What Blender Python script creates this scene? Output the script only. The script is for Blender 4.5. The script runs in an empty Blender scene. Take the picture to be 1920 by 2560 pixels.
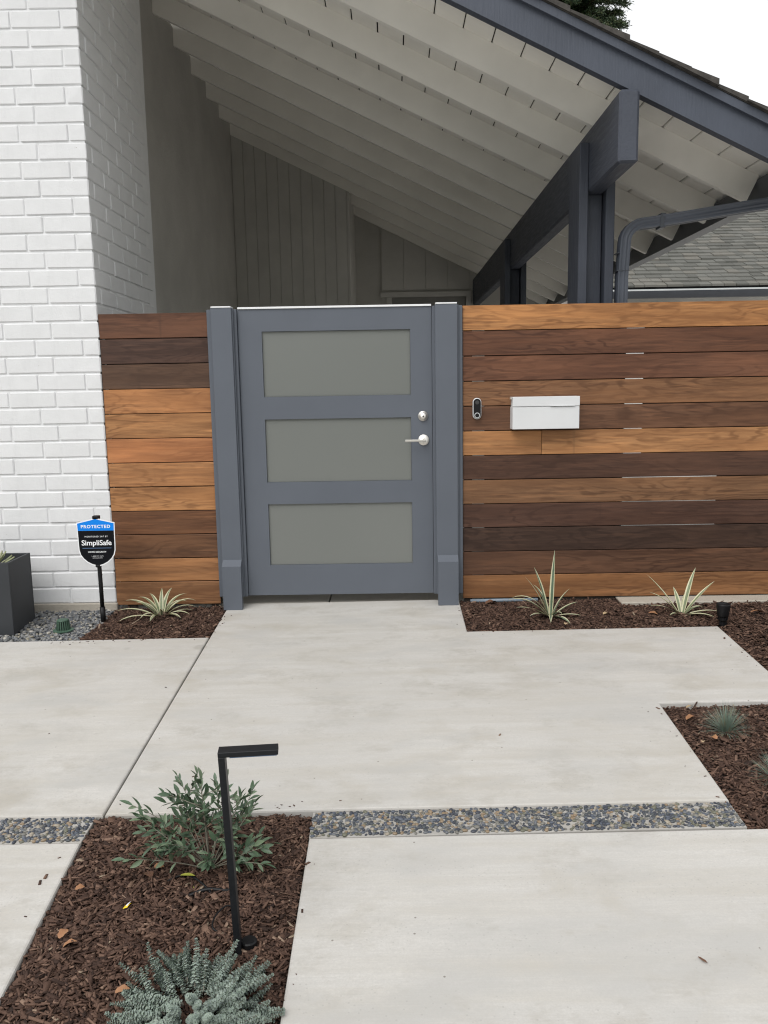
import bpy, math, random
import numpy as np
from mathutils import Matrix, Vector
rng = np.random.default_rng(7)
random.seed(7)
S = bpy.context.scene
COL = S.collection
rad = math.radians

# ------------------------------------------------------------------ camera
cam = bpy.data.cameras.new('camera')
cam.sensor_fit = 'VERTICAL'; cam.sensor_height = 24.0
cam.lens = 24.0 * 2075.8 / 2560.0
cam.clip_start = 0.05; cam.clip_end = 500
co = bpy.data.objects.new('camera', cam); COL.objects.link(co)
_p, _y, _r = .150523, .00995533, -.0169439
_f = np.array([-math.sin(_y)*math.cos(_p), math.cos(_y)*math.cos(_p), -math.sin(_p)])
_a = np.array([math.cos(_y), math.sin(_y), 0.0]); _u = np.cross(_a, _f)
_R, _U = math.cos(_r)*_a + math.sin(_r)*_u, -math.sin(_r)*_a + math.cos(_r)*_u
M = Matrix.Identity(4)
for i in range(3):
    M[i][0], M[i][1], M[i][2] = _R[i], _U[i], -_f[i]
M[0][3], M[1][3], M[2][3] = 0.0, -4.85427, 1.288613
co.matrix_world = M
S.camera = co

# ------------------------------------------------------------------ world, sun, exposure (overcast)
SUN_EL, SUN_AZ = 50.0, 210.0            # degrees; azimuth clockwise from +Y: the sun stands behind the camera
w = bpy.data.worlds.new('World'); S.world = w; w.use_nodes = True
nt = w.node_tree; nt.nodes.clear()
sky = nt.nodes.new('ShaderNodeTexSky'); sky.sky_type = 'NISHITA'; sky.sun_disc = False
sky.sun_elevation = rad(SUN_EL); sky.sun_rotation = rad(SUN_AZ)
sky.air_density = 1.0; sky.dust_density = 4.0; sky.ozone_density = 1.0
hs = nt.nodes.new('ShaderNodeHueSaturation'); hs.inputs['Saturation'].default_value = 0.12
bg = nt.nodes.new('ShaderNodeBackground'); bg.inputs['Strength'].default_value = 0.15
wo = nt.nodes.new('ShaderNodeOutputWorld')
cl_ = nt.nodes.new('ShaderNodeMix'); cl_.data_type = 'RGBA'          # closed cloud cover over the clear sky
cl_.inputs[0].default_value = .80; cl_.inputs[7].default_value = (6.9, 7.0, 7.1, 1)
nt.links.new(sky.outputs[0], hs.inputs['Color']); nt.links.new(hs.outputs[0], cl_.inputs[6]); nt.links.new(cl_.outputs[2], bg.inputs['Color'])
nt.links.new(bg.outputs[0], wo.inputs['Surface'])
sl = bpy.data.lights.new('sun', 'SUN'); sl.energy = 1.5; sl.angle = rad(40); sl.color = (1.0, 0.97, 0.93)
so = bpy.data.objects.new('sun', sl); COL.objects.link(so)
_d = Vector((math.sin(rad(SUN_AZ))*math.cos(rad(SUN_EL)), math.cos(rad(SUN_AZ))*math.cos(rad(SUN_EL)), math.sin(rad(SUN_EL))))
so.rotation_euler = _d.to_track_quat('Z', 'Y').to_euler(); so.location = _d*20
S.view_settings.view_transform = 'Standard'; S.view_settings.look = 'None'
S.view_settings.exposure = 0.16; S.view_settings.gamma = 1.0
S.view_settings.use_curve_mapping = False
S.cycles.filter_width = 1.15; S.cycles.use_denoising = True
S.cycles.max_bounces = 10; S.cycles.diffuse_bounces = 8

# ------------------------------------------------------------------ materials
class NT:
    def __init__(self, name):
        self.m = bpy.data.materials.new(name); self.m.use_nodes = True
        self.t = self.m.node_tree; self.b = self.t.nodes['Principled BSDF']
        self.tc = self.t.nodes.new('ShaderNodeTexCoord')
        self.co = self.tc.outputs['Object']
    def n(self, ty, **k):
        nd = self.t.nodes.new(ty)
        for a, v in k.items(): setattr(nd, a, v)
        return nd
    def ln(self, a, b): self.t.links.new(a, b)
    def put(self, sock, v):
        if hasattr(v, 'node'): self.ln(v, sock)
        else: sock.default_value = v
    def map(self, vec, scale=(1,1,1), loc=(0,0,0), rot=(0,0,0)):
        nd = self.n('ShaderNodeMapping'); self.ln(vec, nd.inputs['Vector'])
        nd.inputs['Scale'].default_value = scale; nd.inputs['Location'].default_value = loc
        nd.inputs['Rotation'].default_value = rot
        return nd.outputs[0]
    def noise(self, vec, scale, detail=4, rough=.55, dist=0):
        nd = self.n('ShaderNodeTexNoise'); self.ln(vec, nd.inputs['Vector'])
        nd.inputs['Scale'].default_value = scale; nd.inputs['Detail'].default_value = detail
        nd.inputs['Roughness'].default_value = rough; nd.inputs['Distortion'].default_value = dist
        return nd.outputs['Fac']
    def vor(self, vec, scale, feature='F1'):
        nd = self.n('ShaderNodeTexVoronoi', feature=feature); self.ln(vec, nd.inputs['Vector'])
        nd.inputs['Scale'].default_value = scale
        return nd
    def math(self, op, a, b=0.0, clamp=False):
        nd = self.n('ShaderNodeMath', operation=op, use_clamp=clamp)
        self.put(nd.inputs[0], a); self.put(nd.inputs[1], b)
        return nd.outputs[0]
    def ramp(self, f, a, b, lo=0.0, hi=1.0):
        nd = self.n('ShaderNodeMapRange', clamp=True); self.ln(f, nd.inputs[0])
        for i, v in zip((1,2,3,4), (a, b, lo, hi)): nd.inputs[i].default_value = v
        return nd.outputs[0]
    def cramp(self, f, stops, interp='LINEAR'):
        nd = self.n('ShaderNodeValToRGB'); cr = nd.color_ramp; cr.interpolation = interp
        while len(cr.elements) < len(stops): cr.elements.new(.5)
        for e, (p, c) in zip(cr.elements, stops): e.position = p; e.color = (*c, 1)
        self.ln(f, nd.inputs[0]); return nd.outputs[0]
    def mix(self, f, a, b, mode='MIX'):
        nd = self.n('ShaderNodeMix', data_type='RGBA', blend_type=mode)
        self.put(nd.inputs[0], f)
        for s, v in ((nd.inputs[6], a), (nd.inputs[7], b)):
            if hasattr(v, 'node'): self.ln(v, s)
            else: s.default_value = (*v, 1)
        return nd.outputs[2]
    def base(self, v):
        if hasattr(v, 'node'): self.ln(v, self.b.inputs['Base Color'])
        else: self.b.inputs['Base Color'].default_value = (*v, 1)
    def rough(self, v): self.put(self.b.inputs['Roughness'], v)
    def bump(self, h, strength=.3, dist=.002, prev=None):
        nd = self.n('ShaderNodeBump'); nd.inputs['Strength'].default_value = strength
        nd.inputs['Distance'].default_value = dist; self.ln(h, nd.inputs['Height'])
        if prev is not None: self.ln(prev, nd.inputs['Normal'])
        self.ln(nd.outputs[0], self.b.inputs['Normal']); return nd.outputs[0]
    def spec(self, v): self.b.inputs['Specular IOR Level'].default_value = v

def simple(name, col, rough=.5, var=.12, scale=30, bump=0, bscale=200, metal=0, spec=.5, bd=.001):
    k = NT(name); f = k.noise(k.co, scale, 5)
    d = tuple(c*(1-var) for c in col); l = tuple(min(1, c*(1+var)) for c in col)
    k.base(k.mix(k.ramp(f, .3, .7), d, l)); k.rough(rough); k.spec(spec)
    k.b.inputs['Metallic'].default_value = metal
    if bump: k.bump(k.noise(k.co, bscale, 4), bump, bd)
    return k.m

def m_paintbrick(name, col=(.735,.74,.75)):
    k = NT(name)
    oi = k.n('ShaderNodeObjectInfo')
    add = k.n('ShaderNodeVectorMath', operation='ADD'); k.ln(k.co, add.inputs[0])
    sc = k.n('ShaderNodeVectorMath', operation='SCALE'); cmb = k.n('ShaderNodeCombineXYZ')
    for i in range(3): k.ln(oi.outputs['Random'], cmb.inputs[i])
    k.ln(cmb.outputs[0], sc.inputs[0]); sc.inputs['Scale'].default_value = 37.0
    k.ln(sc.outputs[0], add.inputs[1]); v = add.outputs[0]
    f = k.noise(v, 9, 6, .65)
    c = k.mix(k.ramp(f, .35, .7), tuple(x*.94 for x in col), col)
    # small chips and pits where old paint has gone
    drip = k.ramp(k.noise(k.map(k.co, (1,1,.25), (3,1,2)), 14, 5, .6), .58, .72, 0, .5)
    c = k.mix(drip, c, tuple(x*.86 for x in col))
    pit = k.ramp(k.noise(v, 85, 3, .6), .735, .77)
    c = k.mix(pit, c, (.42,.40,.37))
    wear = k.ramp(k.noise(k.map(v, (3,3,12)), 7, 6, .7), .68, .8)
    c = k.mix(k.math('MULTIPLY', wear, .5), c, (.58,.57,.55))
    k.base(c); k.rough(.5); k.spec(.35)
    h1 = k.noise(v, 160, 5, .65); h2 = k.noise(v, 28, 4, .6)
    b1 = k.bump(h2, .35, .004); k.bump(h1, .55, .002, b1)
    return k.m

def m_stucco(name, col):
    k = NT(name); f = k.noise(k.co, 2.2, 6, .6)
    k.base(k.mix(k.ramp(f, .3, .75), tuple(x*.82 for x in col), col)); k.rough(.85); k.spec(.2)
    b = k.bump(k.noise(k.co, 60, 5, .65), .8, .006); k.bump(k.noise(k.co, 9, 4), .5, .01, b)
    return k.m

def m_concrete(name, col=(.575,.558,.528)):
    k = NT(name); v = k.co
    big = k.noise(v, 1.1, 5, .55, .3); st = k.noise(k.map(v, (.55, 6.5, 1)), 2.2, 6, .6, .2)
    c = k.mix(k.ramp(big, .3, .72), tuple(x*.86 for x in col), tuple(x*1.06 for x in col))
    c = k.mix(k.ramp(st, .42, .72, 0, .8), c, tuple(x*f for x, f in zip(col, (.80,.77,.71))))
    blot = k.ramp(k.noise(k.map(v, (1,1.7,1), (3.1,.4,0)), 2.6, 6, .62, .4), .52, .72, 0, .9)
    c = k.mix(blot, c, tuple(x*f for x, f in zip(col, (.72,.68,.60))))
    gry = k.ramp(k.noise(k.map(v, (1,2.2,1), (-7,2,0)), 1.9, 5, .6), .52, .68, 0, .75)
    c = k.mix(gry, c, tuple(x*f for x, f in zip(col, (.76,.77,.78))))
    broom = k.noise(k.map(v, (2.0, 150, 1)), 1, 4, .7)
    c = k.mix(k.ramp(broom, .38, .66, 0, .34), c, tuple(x*.80 for x in col))
    mid = k.noise(k.map(v, (1, 2.6, 1)), 42, 6, .75)
    c = k.mix(k.ramp(mid, .38, .66, 0, .34), c, tuple(x*.74 for x in col))
    sm = k.ramp(k.noise(k.map(v, (1,1.4,1), (11,4,0)), 3.3, 9, .72), .53, .65, 0, .7)
    c = k.mix(k.math('MULTIPLY', sm, k.ramp(mid, .3, .6, .35, 1)), c, tuple(x*f for x, f in zip(col, (.66,.64,.60))))
    lt = k.ramp(k.noise(k.map(v, (1,3.0,1), (5,9,0)), 5, 7, .7), .56, .72, 0, .18)
    c = k.mix(lt, c, tuple(min(.8, x*1.16) for x in col))
    fine = k.noise(v, 170, 3, .75)
    po = k.vor(v, 62); s3 = k.n('ShaderNodeSeparateColor'); k.ln(po.outputs['Color'], s3.inputs[0])
    pores = k.math('MULTIPLY', k.math('LESS_THAN', po.outputs['Distance'], .16), k.math('GREATER_THAN', s3.outputs[2], .62))
    c = k.mix(k.math('MULTIPLY', pores, .30), c, tuple(x*.45 for x in col))
    c = k.mix(k.ramp(fine, .36, .66, 0, .42), c, tuple(x*.72 for x in col))
    # specks of grit
    vr = k.vor(v, 17); sp = k.math('LESS_THAN', vr.outputs['Distance'], .055)
    sep = k.n('ShaderNodeSeparateColor'); k.ln(vr.outputs['Color'], sep.inputs[0])
    sp = k.math('MULTIPLY', sp, k.math('GREATER_THAN', sep.outputs[0], .72))
    c = k.mix(k.math('MULTIPLY', sp, .75), c, (.16,.14,.12))
    spots = k.vor(k.map(v, (1,1,1), (1.3,.2,0)), 4.3)
    s2 = k.n('ShaderNodeSeparateColor'); k.ln(spots.outputs['Color'], s2.inputs[0])
    ring = k.ramp(spots.outputs['Distance'], .12, .17, 1, 0)
    c = k.mix(k.math('MULTIPLY', k.math('MULTIPLY', ring, k.math('GREATER_THAN', s2.outputs[1], .88)), .35), c, (.25,.235,.21))
    k.base(c); k.rough(.72); k.spec(.25)
    b = k.bump(broom, .30, .0012); k.bump(fine, .25, .0008, b)
    return k.m

def m_wood(name):
    k = NT(name); oi = k.n('ShaderNodeObjectInfo')
    cmb = k.n('ShaderNodeCombineXYZ')
    for i, mlt in enumerate((31.0, 17.0, 53.0)): k.ln(k.math('MULTIPLY', oi.outputs['Random'], mlt), cmb.inputs[i])
    add = k.n('ShaderNodeVectorMath', operation='ADD'); k.ln(k.co, add.inputs[0]); k.ln(cmb.outputs[0], add.inputs[1]); v = add.outputs[0]
    col = oi.outputs['Color']
    def mul(f): return k.mix(1.0, col, f, 'MULTIPLY')
    low = k.noise(k.map(v, (.9, 3, 4.5)), 1.0, 4, .5, .25)
    rings = k.math('SINE', k.math('MULTIPLY', low, 120.0))
    amp = k.ramp(k.noise(k.map(v, (.7, 1, 2)), 1.6, 2), .34, .56)
    rl = k.math('MULTIPLY', k.ramp(rings, .1, .95), amp)
    c = k.mix(k.math('MULTIPLY', rl, .72), col, mul((.42,.37,.35)))
    fib = k.noise(k.map(v, (3.4, 40, 62)), 1.0, 7, .74)
    c = k.mix(k.ramp(fib, .44, .68, 0, .8), c, mul((.42,.36,.34)))
    fl = k.noise(k.map(v, (4.5, 30, 70), (5,0,0)), 1.0, 3, .5)
    c = k.mix(k.ramp(fl, .52, .70, 0, .65), c, mul((1.5,1.42,1.32)))
    pat = k.noise(k.map(v, (.75, 1, 9), (9,3,1)), 1.4, 6, .68)
    c = k.mix(k.ramp(pat, .42, .64, 0, .75), c, mul((.60,.54,.51)))
    c = k.mix(k.ramp(k.noise(k.map(v, (.9,1,7), (2,8,4)), 1.2, 5), .48, .70, 0, .6), c, mul((1.4,1.32,1.2)))
    # dark checks and old sticker marks across the grain
    dk = k.ramp(k.noise(k.map(v, (9, 10, 130), (3,1,7)), 1.0, 4, .65), .68, .76, 0, .75)
    c = k.mix(dk, c, mul((.25,.22,.22)))
    mk = k.ramp(k.noise(k.map(v, (16, 1, 1.2), (1,5,2)), 1.0, 2), .70, .77, 0, .45)
    c = k.mix(mk, c, mul((.55,.55,.58)))
    k.base(c); k.rough(k.ramp(fib, .3, .7, .42, .58)); k.spec(.32)
    b = k.bump(fib, .25, .0012); k.bump(rings, .05, .0008, b)
    return k.m

def m_beam(name, col, axis=1):
    k = NT(name); s = [26,26,26]; s[axis] = 2.2
    g = k.noise(k.map(k.co, tuple(s)), 3.0, 5, .65); f = k.noise(k.co, 3.5, 5)
    k.base(k.mix(k.ramp(f, .3, .7), tuple(x*.88 for x in col), tuple(x*1.12 for x in col)))
    k.rough(k.ramp(g, .3, .7, .42, .62)); k.spec(.4)
    b = k.bump(g, .55, .004); k.bump(k.noise(k.co, 90, 4, .7), .35, .002, b)
    return k.m

def m_tone(name, stops, rough=.8, interp='LINEAR', bump=.3, bscale=300, spec=.3, stretch=(1,1,1)):
    k = NT(name); at = k.n('ShaderNodeAttribute', attribute_name='tone')
    c = k.cramp(at.outputs['Fac'], stops, interp)
    f = k.noise(k.map(k.co, stretch), bscale, 4, .6)
    c = k.mix(k.ramp(f, .3, .75, 0, .5), c, k.mix(1.0, c, (.55,.53,.5), 'MULTIPLY'))
    k.base(c); k.rough(rough); k.spec(spec)
    if bump: k.bump(f, bump, .0012)
    return k.m

def m_leaf(name, a, b, rough=.45, scale=25, trans=.15):
    k = NT(name); oi = k.n('ShaderNodeObjectInfo'); f = k.noise(k.co, scale, 3)
    c = k.mix(k.ramp(f, .3, .7), a, b)
    c = k.mix(k.math('MULTIPLY', oi.outputs['Random'], .35), c, tuple(x*.6 for x in a))
    k.base(c); k.rough(rough); k.spec(.4)
    k.b.inputs['Subsurface Weight'].default_value = trans; k.b.inputs['Subsurface Radius'].default_value = (.004,.006,.002)
    return k.m

MT = {}
MT['brick'] = m_paintbrick('white_brick_paint')
MT['mortar'] = m_paintbrick('white_mortar_paint', (.765,.77,.78))
MT['stucco'] = m_stucco('pale_stucco', (.54,.525,.495))
MT['wing_wall'] = m_stucco('wing_stucco', (.72,.71,.69))
MT['white'] = simple('white_wood_paint', (.86,.84,.79), .55, .05, 3, .35, 120)
MT['whiteboard'] = simple('white_board_paint', (.86,.84,.79), .6, .05, 4, .4, 90)
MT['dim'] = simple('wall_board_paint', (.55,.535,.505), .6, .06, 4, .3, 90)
MT['dimdoor'] = simple('door_paint', (.22,.215,.20), .5, .05, 4)
MT['street'] = m_concrete('worn_pavement', (.40,.39,.37))
MT['beam'] = m_beam('dark_slate_paint', (.054,.061,.080), 1)
MT['beamx'] = m_beam('dark_slate_paint_rake', (.066,.076,.100), 2)
MT['beamz'] = m_beam('dark_slate_paint_post', (.054,.061,.080), 2)
MT['metal_dark'] = simple('dark_slate_metal', (.055,.061,.074), .38, .08, 8)
MT['spout'] = simple('slate_downspout', (.075,.085,.108), .4, .08, 8)
MT['gate'] = simple('slate_blue_gate_paint', (.110,.123,.147), .5, .05, 2.5, .15, 260, spec=.35)
MT['gatewhite'] = simple('white_cap', (.82,.83,.84), .4, .04, 10)
MT['nickel'] = simple('satin_nickel', (.78,.75,.70), .42, .06, 60, metal=1)
MT['nickel_dark'] = simple('dark_key_slot', (.05,.05,.05), .4)
k = NT('frosted_glass'); k.base((.275,.288,.272)); k.rough(.24); k.spec(.45)
k.b.inputs['Transmission Weight'].default_value = .40
k.bump(k.noise(k.co, 900, 2), .12, .0004); MT['frost'] = k.m
MT['wood'] = m_wood('oiled_hardwood')
MT['postwood'] = simple('dark_post_wood', (.055,.042,.034), .8, .2, 20)
MT['concrete'] = m_concrete('broom_finished_concrete')
MT['aggregate'] = m_concrete('pebble_grout', (.44,.425,.40))
MT['footing'] = m_stucco('raw_footing', (.46,.42,.36))
MT['chips'] = m_tone('bark_mulch', [(0,(.026,.0155,.012)),(.3,(.078,.044,.032)),(.6,(.142,.084,.060)),(.82,(.215,.134,.097)),(.95,(.29,.20,.145)),(1,(.33,.26,.19))], .78, bump=.5, bscale=260, stretch=(1,1,1), spec=.25)
MT['soil'] = simple('dark_soil', (.024,.015,.011), .95, .35, 40, .8, 60, bd=.01)
MT['pebble'] = m_tone('river_pebbles', [(0,(.045,.052,.07)),(.16,(.085,.10,.13)),(.34,(.14,.15,.165)),(.5,(.065,.075,.085)),(.62,(.19,.185,.165)),(.74,(.15,.15,.11)),(.84,(.27,.20,.13)),(.92,(.34,.30,.24)),(1,(.42,.39,.34))], .42, 'CONSTANT', .25, 200, .5)
MT['gravel'] = m_tone('grey_gravel', [(0,(.07,.075,.085)),(.15,(.13,.14,.155)),(.4,(.20,.205,.21)),(.6,(.15,.155,.155)),(.74,(.27,.27,.26)),(.86,(.31,.285,.23)),(.94,(.43,.41,.37)),(1,(.48,.46,.42))], .6, 'CONSTANT', .3, 200, .4)
MT['shingle'] = None
k = NT('weathered_shingles'); oi = k.n('ShaderNodeObjectInfo'); at = k.n('ShaderNodeAttribute', attribute_name='tone')
t = k.math('FRACT', k.math('ADD', oi.outputs['Random'], at.outputs['Fac']))
c = k.cramp(t, [(0,(.115,.115,.105)),(.35,(.14,.14,.128)),(.65,(.16,.16,.147)),(.85,(.175,.167,.148)),(1,(.20,.195,.178))])
g = k.noise(k.map(k.co, (60,3,60)), 2.0, 5, .6); c = k.mix(k.ramp(g, .35, .75, 0, .6), c, k.mix(1.0, c, (.5,.5,.48), 'MULTIPLY'))
k.base(c); k.rough(.9); k.spec(.15); k.bump(g, .5, .003); MT['shingle'] = k.m
MT['shingle_edge'] = simple('dark_roof_shingles', (.055,.05,.045), .9, .4, 25, .6, 80, bd=.004)
MT['underlay'] = simple('dark_underlay', (.01,.01,.01), .9)
MT['plaster_dark'] = simple('charcoal_planter', (.030,.033,.038), .6, .12, 6, .25, 120)
MT['black'] = simple('black_plastic', (.008,.008,.009), .45, .1, 40, spec=.25)
MT['blackmetal'] = simple('black_powder_coat', (.011,.012,.014), .45, .15, 60, .15, 400, spec=.3)
MT['sign_black'] = simple('sign_black', (.004,.0045,.007), .45, spec=.15)
MT['sign_blue'] = simple('sign_blue', (.004,.22,.78), .45, .03, spec=.2)
MT['sign_white'] = simple('sign_white', (.85,.86,.88), .35, .02)
MT['sign_line'] = simple('sign_line', (.10,.17,.30), .35, .02)
MT['mailbox'] = simple('white_mailbox_paint', (.66,.67,.68), .42, .035, 5)
MT['green'] = simple('green_drain_plastic', (.055,.105,.072), .5, .25, 30)
MT['leaf_green'] = m_leaf('strap_leaf_green', (.16,.20,.11), (.22,.255,.155))
MT['leaf_cream'] = m_leaf('strap_leaf_cream', (.52,.50,.33), (.62,.60,.42))
MT['leaf_green2'] = m_leaf('strap_leaf_grey_green', (.085,.135,.085), (.13,.185,.125))
MT['olive'] = m_leaf('olive_leaf', (.070,.115,.068), (.105,.160,.098), .42)
MT['olive_pale'] = m_leaf('olive_leaf_pale', (.145,.20,.125), (.185,.24,.15), .5)
MT['yellowleaf'] = m_leaf('yellow_green_leaf', (.30,.34,.05), (.42,.40,.08), .45)
MT['stem'] = simple('olive_stem', (.20,.185,.145), .8, .2, 60)
MT['fescue'] = m_leaf('fescue_blade', (.17,.235,.185), (.235,.30,.245), .6)
MT['fescue_dry'] = m_leaf('fescue_dry_blade', (.30,.21,.11), (.38,.28,.16), .7)
MT['grey'] = m_leaf('grey_shoot_leaf', (.20,.255,.215), (.31,.365,.315), .75, 60)
MT['greystem'] = simple('grey_shoot_stem', (.17,.16,.13), .8)
MT['dry'] = m_leaf('dry_leaf', (.31,.145,.07), (.42,.235,.125), .7)
MT['drybrown'] = m_leaf('dry_brown_leaf', (.13,.065,.04), (.19,.10,.06), .75)
MT['drytan'] = m_leaf('dry_tan_leaf', (.40,.29,.17), (.50,.38,.24), .7)
MT['yellow'] = simple('yellow_scrap', (.80,.55,.01), .4, .03)
MT['scrapwhite'] = simple('white_scrap', (.75,.76,.82), .4, .03)
MT['conduit'] = simple('grey_blue_conduit', (.20,.25,.30), .5)
MT['bark'] = simple('tree_bark', (.07,.05,.035), .9, .3, 20, .8, 20, bd=.02)
MT['needle'] = m_leaf('conifer_needles', (.030,.062,.030), (.062,.092,.042), .6, 3)
MT['needle2'] = m_leaf('conifer_needles_light', (.085,.11,.045), (.11,.125,.06), .6, 3)
MT['succulent'] = m_leaf('succulent_leaf', (.32,.36,.20), (.50,.48,.32), .5)
MT['paver'] = m_concrete('courtyard_paver', (.40,.38,.345))
MT['gutterlip'] = simple('galvanised_lip', (.55,.57,.58), .4, .05, 10)

# ------------------------------------------------------------------ geometry helpers
class MB:
    """collects verts, faces and material slots in world space"""
    def __init__(self): self.v = []; self.f = []; self.mi = []; self.n = 0
    def add(self, v, f, mi=0):
        v = np.asarray(v, float); self.v.append(v)
        for q in f: self.f.append(tuple(int(i)+self.n for i in q)); self.mi.append(mi)
        self.n += len(v)
    def box(self, x0, x1, y0, y1, z0, z1, b=0.0, mi=0, T=None):
        v, f = cbox(x0, x1, y0, y1, z0, z1, b)
        if T is not None: v = T(v)
        self.add(v, f, mi)
    def tube(self, pts, r, n=8, mi=0, cap=True):
        v, f = tube(pts, r, n, cap); self.add(v, f, mi)
    def lathe(self, prof, c, axis='Z', n=20, mi=0):
        v, f = lathe(prof, n); v = np.asarray(v)
        if axis == 'Y': v = np.stack([v[:,0], -v[:,2], v[:,1]], 1)   # profile height runs towards -Y
        self.add(v + np.asarray(c), f, mi)

def cbox(x0, x1, y0, y1, z0, z1, b):
    if b <= 0:
        v = [(x,y,z) for x in (x0,x1) for y in (y0,y1) for z in (z0,z1)]
        f = [(0,1,3,2),(4,6,7,5),(0,4,5,1),(2,3,7,6),(0,2,6,4),(1,5,7,3)]
        return np.array(v, float), f
    lo = (x0,y0,z0); hi = (x1,y1,z1); V = []; idx = {}
    for sx in (0,1):
        for sy in (0,1):
            for sz in (0,1):
                s = (sx,sy,sz)
                for a in range(3):
                    p = []
                    for i in range(3):
                        e = hi[i] if s[i] else lo[i]
                        p.append(e if i == a else e + (-b if s[i] else b))
                    idx[(s,a)] = len(V); V.append(p)
    F = []
    def q(l):
        P = [np.array(V[i]) for i in l]; c = sum(P)/len(P); m = np.array([(lo[i]+hi[i])/2 for i in range(3)])
        nr = np.zeros(3)
        for i in range(len(P)): nr += np.cross(P[i]-c, P[(i+1) % len(P)]-c)
        F.append(tuple(l) if nr @ (c-m) > 0 else tuple(l[::-1]))
    for a in range(3):
        o = [i for i in range(3) if i != a]
        for s in (0,1):
            l = []
            for u, w_ in ((0,0),(1,0),(1,1),(0,1)):
                k_ = [0,0,0]; k_[a] = s; k_[o[0]] = u; k_[o[1]] = w_; l.append(idx[(tuple(k_),a)])
            q(l)
        for u in (0,1):
            for w_ in (0,1):
                k0 = [0,0,0]; k0[o[0]] = u; k0[o[1]] = w_; k1 = list(k0); k1[a] = 1
                q([idx[(tuple(k0),o[0])], idx[(tuple(k1),o[0])], idx[(tuple(k1),o[1])], idx[(tuple(k0),o[1])]])
    for sx in (0,1):
        for sy in (0,1):
            for sz in (0,1): q([idx[((sx,sy,sz),a)] for a in range(3)])
    return np.array(V, float), F

def tube(pts, r, n=8, cap=True):
    pts = [np.asarray(p, float) for p in pts]; rs = r if hasattr(r, '__len__') else [r]*len(pts)
    V = []; F = []; ref = np.array([0.13,.21,.97])
    for i, p in enumerate(pts):
        d = pts[min(i+1, len(pts)-1)] - pts[max(i-1, 0)]; d /= np.linalg.norm(d)+1e-12
        if abs(d @ ref) > .95: ref = np.array([.9,.3,.1])
        a = np.cross(d, ref); a /= np.linalg.norm(a); b = np.cross(d, a)
        for j in range(n):
            t_ = 2*math.pi*j/n; V.append(p + rs[i]*(math.cos(t_)*a + math.sin(t_)*b))
    for i in range(len(pts)-1):
        for j in range(n):
            F.append((i*n+j, i*n+(j+1) % n, (i+1)*n+(j+1) % n, (i+1)*n+j))
    if cap:
        F.append(tuple(range(n-1, -1, -1))); F.append(tuple(range((len(pts)-1)*n, len(pts)*n)))
    return np.array(V), F

def lathe(prof, n=20):
    V = []; F = []
    for r, z in prof:
        for j in range(n):
            t_ = 2*math.pi*j/n; V.append((r*math.cos(t_), r*math.sin(t_), z))
    m_ = len(prof)
    for i in range(m_-1):
        for j in range(n): F.append((i*n+j, i*n+(j+1) % n, (i+1)*n+(j+1) % n, (i+1)*n+j))
    F.append(tuple(range(n-1,-1,-1))); F.append(tuple(range((m_-1)*n, m_*n)))
    return np.array(V, float), F

def wloc(o):
    p = np.zeros(3)
    while o is not None: p += np.array(o.location); o = o.parent
    return p

def mesh_of(name, v, f, mats, mi=None, smooth=False, tone=None):
    me = bpy.data.meshes.new(name); me.from_pydata([tuple(p) for p in v], [], f)
    for m_ in (mats if isinstance(mats, (list, tuple)) else [mats]): me.materials.append(m_)
    if mi is not None: me.polygons.foreach_set('material_index', list(mi))
    if smooth: me.polygons.foreach_set('use_smooth', [True]*len(f))
    if tone is not None:
        at = me.attributes.new('tone', 'FLOAT', 'POINT'); at.data.foreach_set('value', np.asarray(tone, np.float32))
    me.update(); return me

def link(name, me, parent=None, loc=(0,0,0)):
    o = bpy.data.objects.new(name, me); COL.objects.link(o)
    if parent is not None: o.parent = parent
    o.location = loc; return o

def part(name, mb, mats, parent=None, smooth=False, label=None, tone=None):
    off = wloc(parent) if parent is not None else np.zeros(3)
    v = np.concatenate(mb.v) - off
    o = link(name, mesh_of(name, v, mb.f, mats, mb.mi, smooth, tone), parent)
    if label: o['label'] = label
    return o

def thing(name, label, cat, loc=(0,0,0), group=None):
    o = bpy.data.objects.new(name, None); COL.objects.link(o); o.location = loc
    o.empty_display_size = .1
    o['label'] = label; o['category'] = cat
    if group: o['group'] = group
    return o
def tag(o, label, cat, group=None):
    o['label'] = label; o['category'] = cat
    if group: o['group'] = group
    return o
def struct(name, mb, mats, smooth=False):
    o = part(name, mb, mats, None, smooth); o['kind'] = 'structure'; return o

def gz(x, y): return .0042 + .008*x + .06*y                         # the paving falls gently towards the street

def prism(mb, poly, top=0.0, th=.12, r=.007, mi=0):
    """slab with a tooled round edge, following the fall of the ground"""
    P = np.array(poly, float); n = len(P)
    area = sum(P[i][0]*P[(i+1) % n][1]-P[(i+1) % n][0]*P[i][1] for i in range(n))
    if area < 0: P = P[::-1]
    def inset(d):
        out = []
        for i in range(n):
            a, b, c_ = P[i-1], P[i], P[(i+1) % n]
            e1 = (b-a)/np.linalg.norm(b-a); e2 = (c_-b)/np.linalg.norm(c_-b)
            n1 = np.array([-e1[1], e1[0]]); n2 = np.array([-e2[1], e2[0]])
            out.append(b + d*(n1+n2)/(1+n1@n2))
        return np.array(out)
    rings = [(0, -th), (0, -r), (r*.3, -r*.3), (r, 0)]
    V = []; F = []
    for d, dz in rings:
        for x, y in inset(d): V.append((x, y, gz(x, y)+top+dz))
    for i in range(3):
        for j in range(n): F.append((i*n+j, i*n+(j+1) % n, (i+1)*n+(j+1) % n, (i+1)*n+j))
    F.append(tuple(range(3*n, 4*n))); mb.add(V, F, mi)

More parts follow.
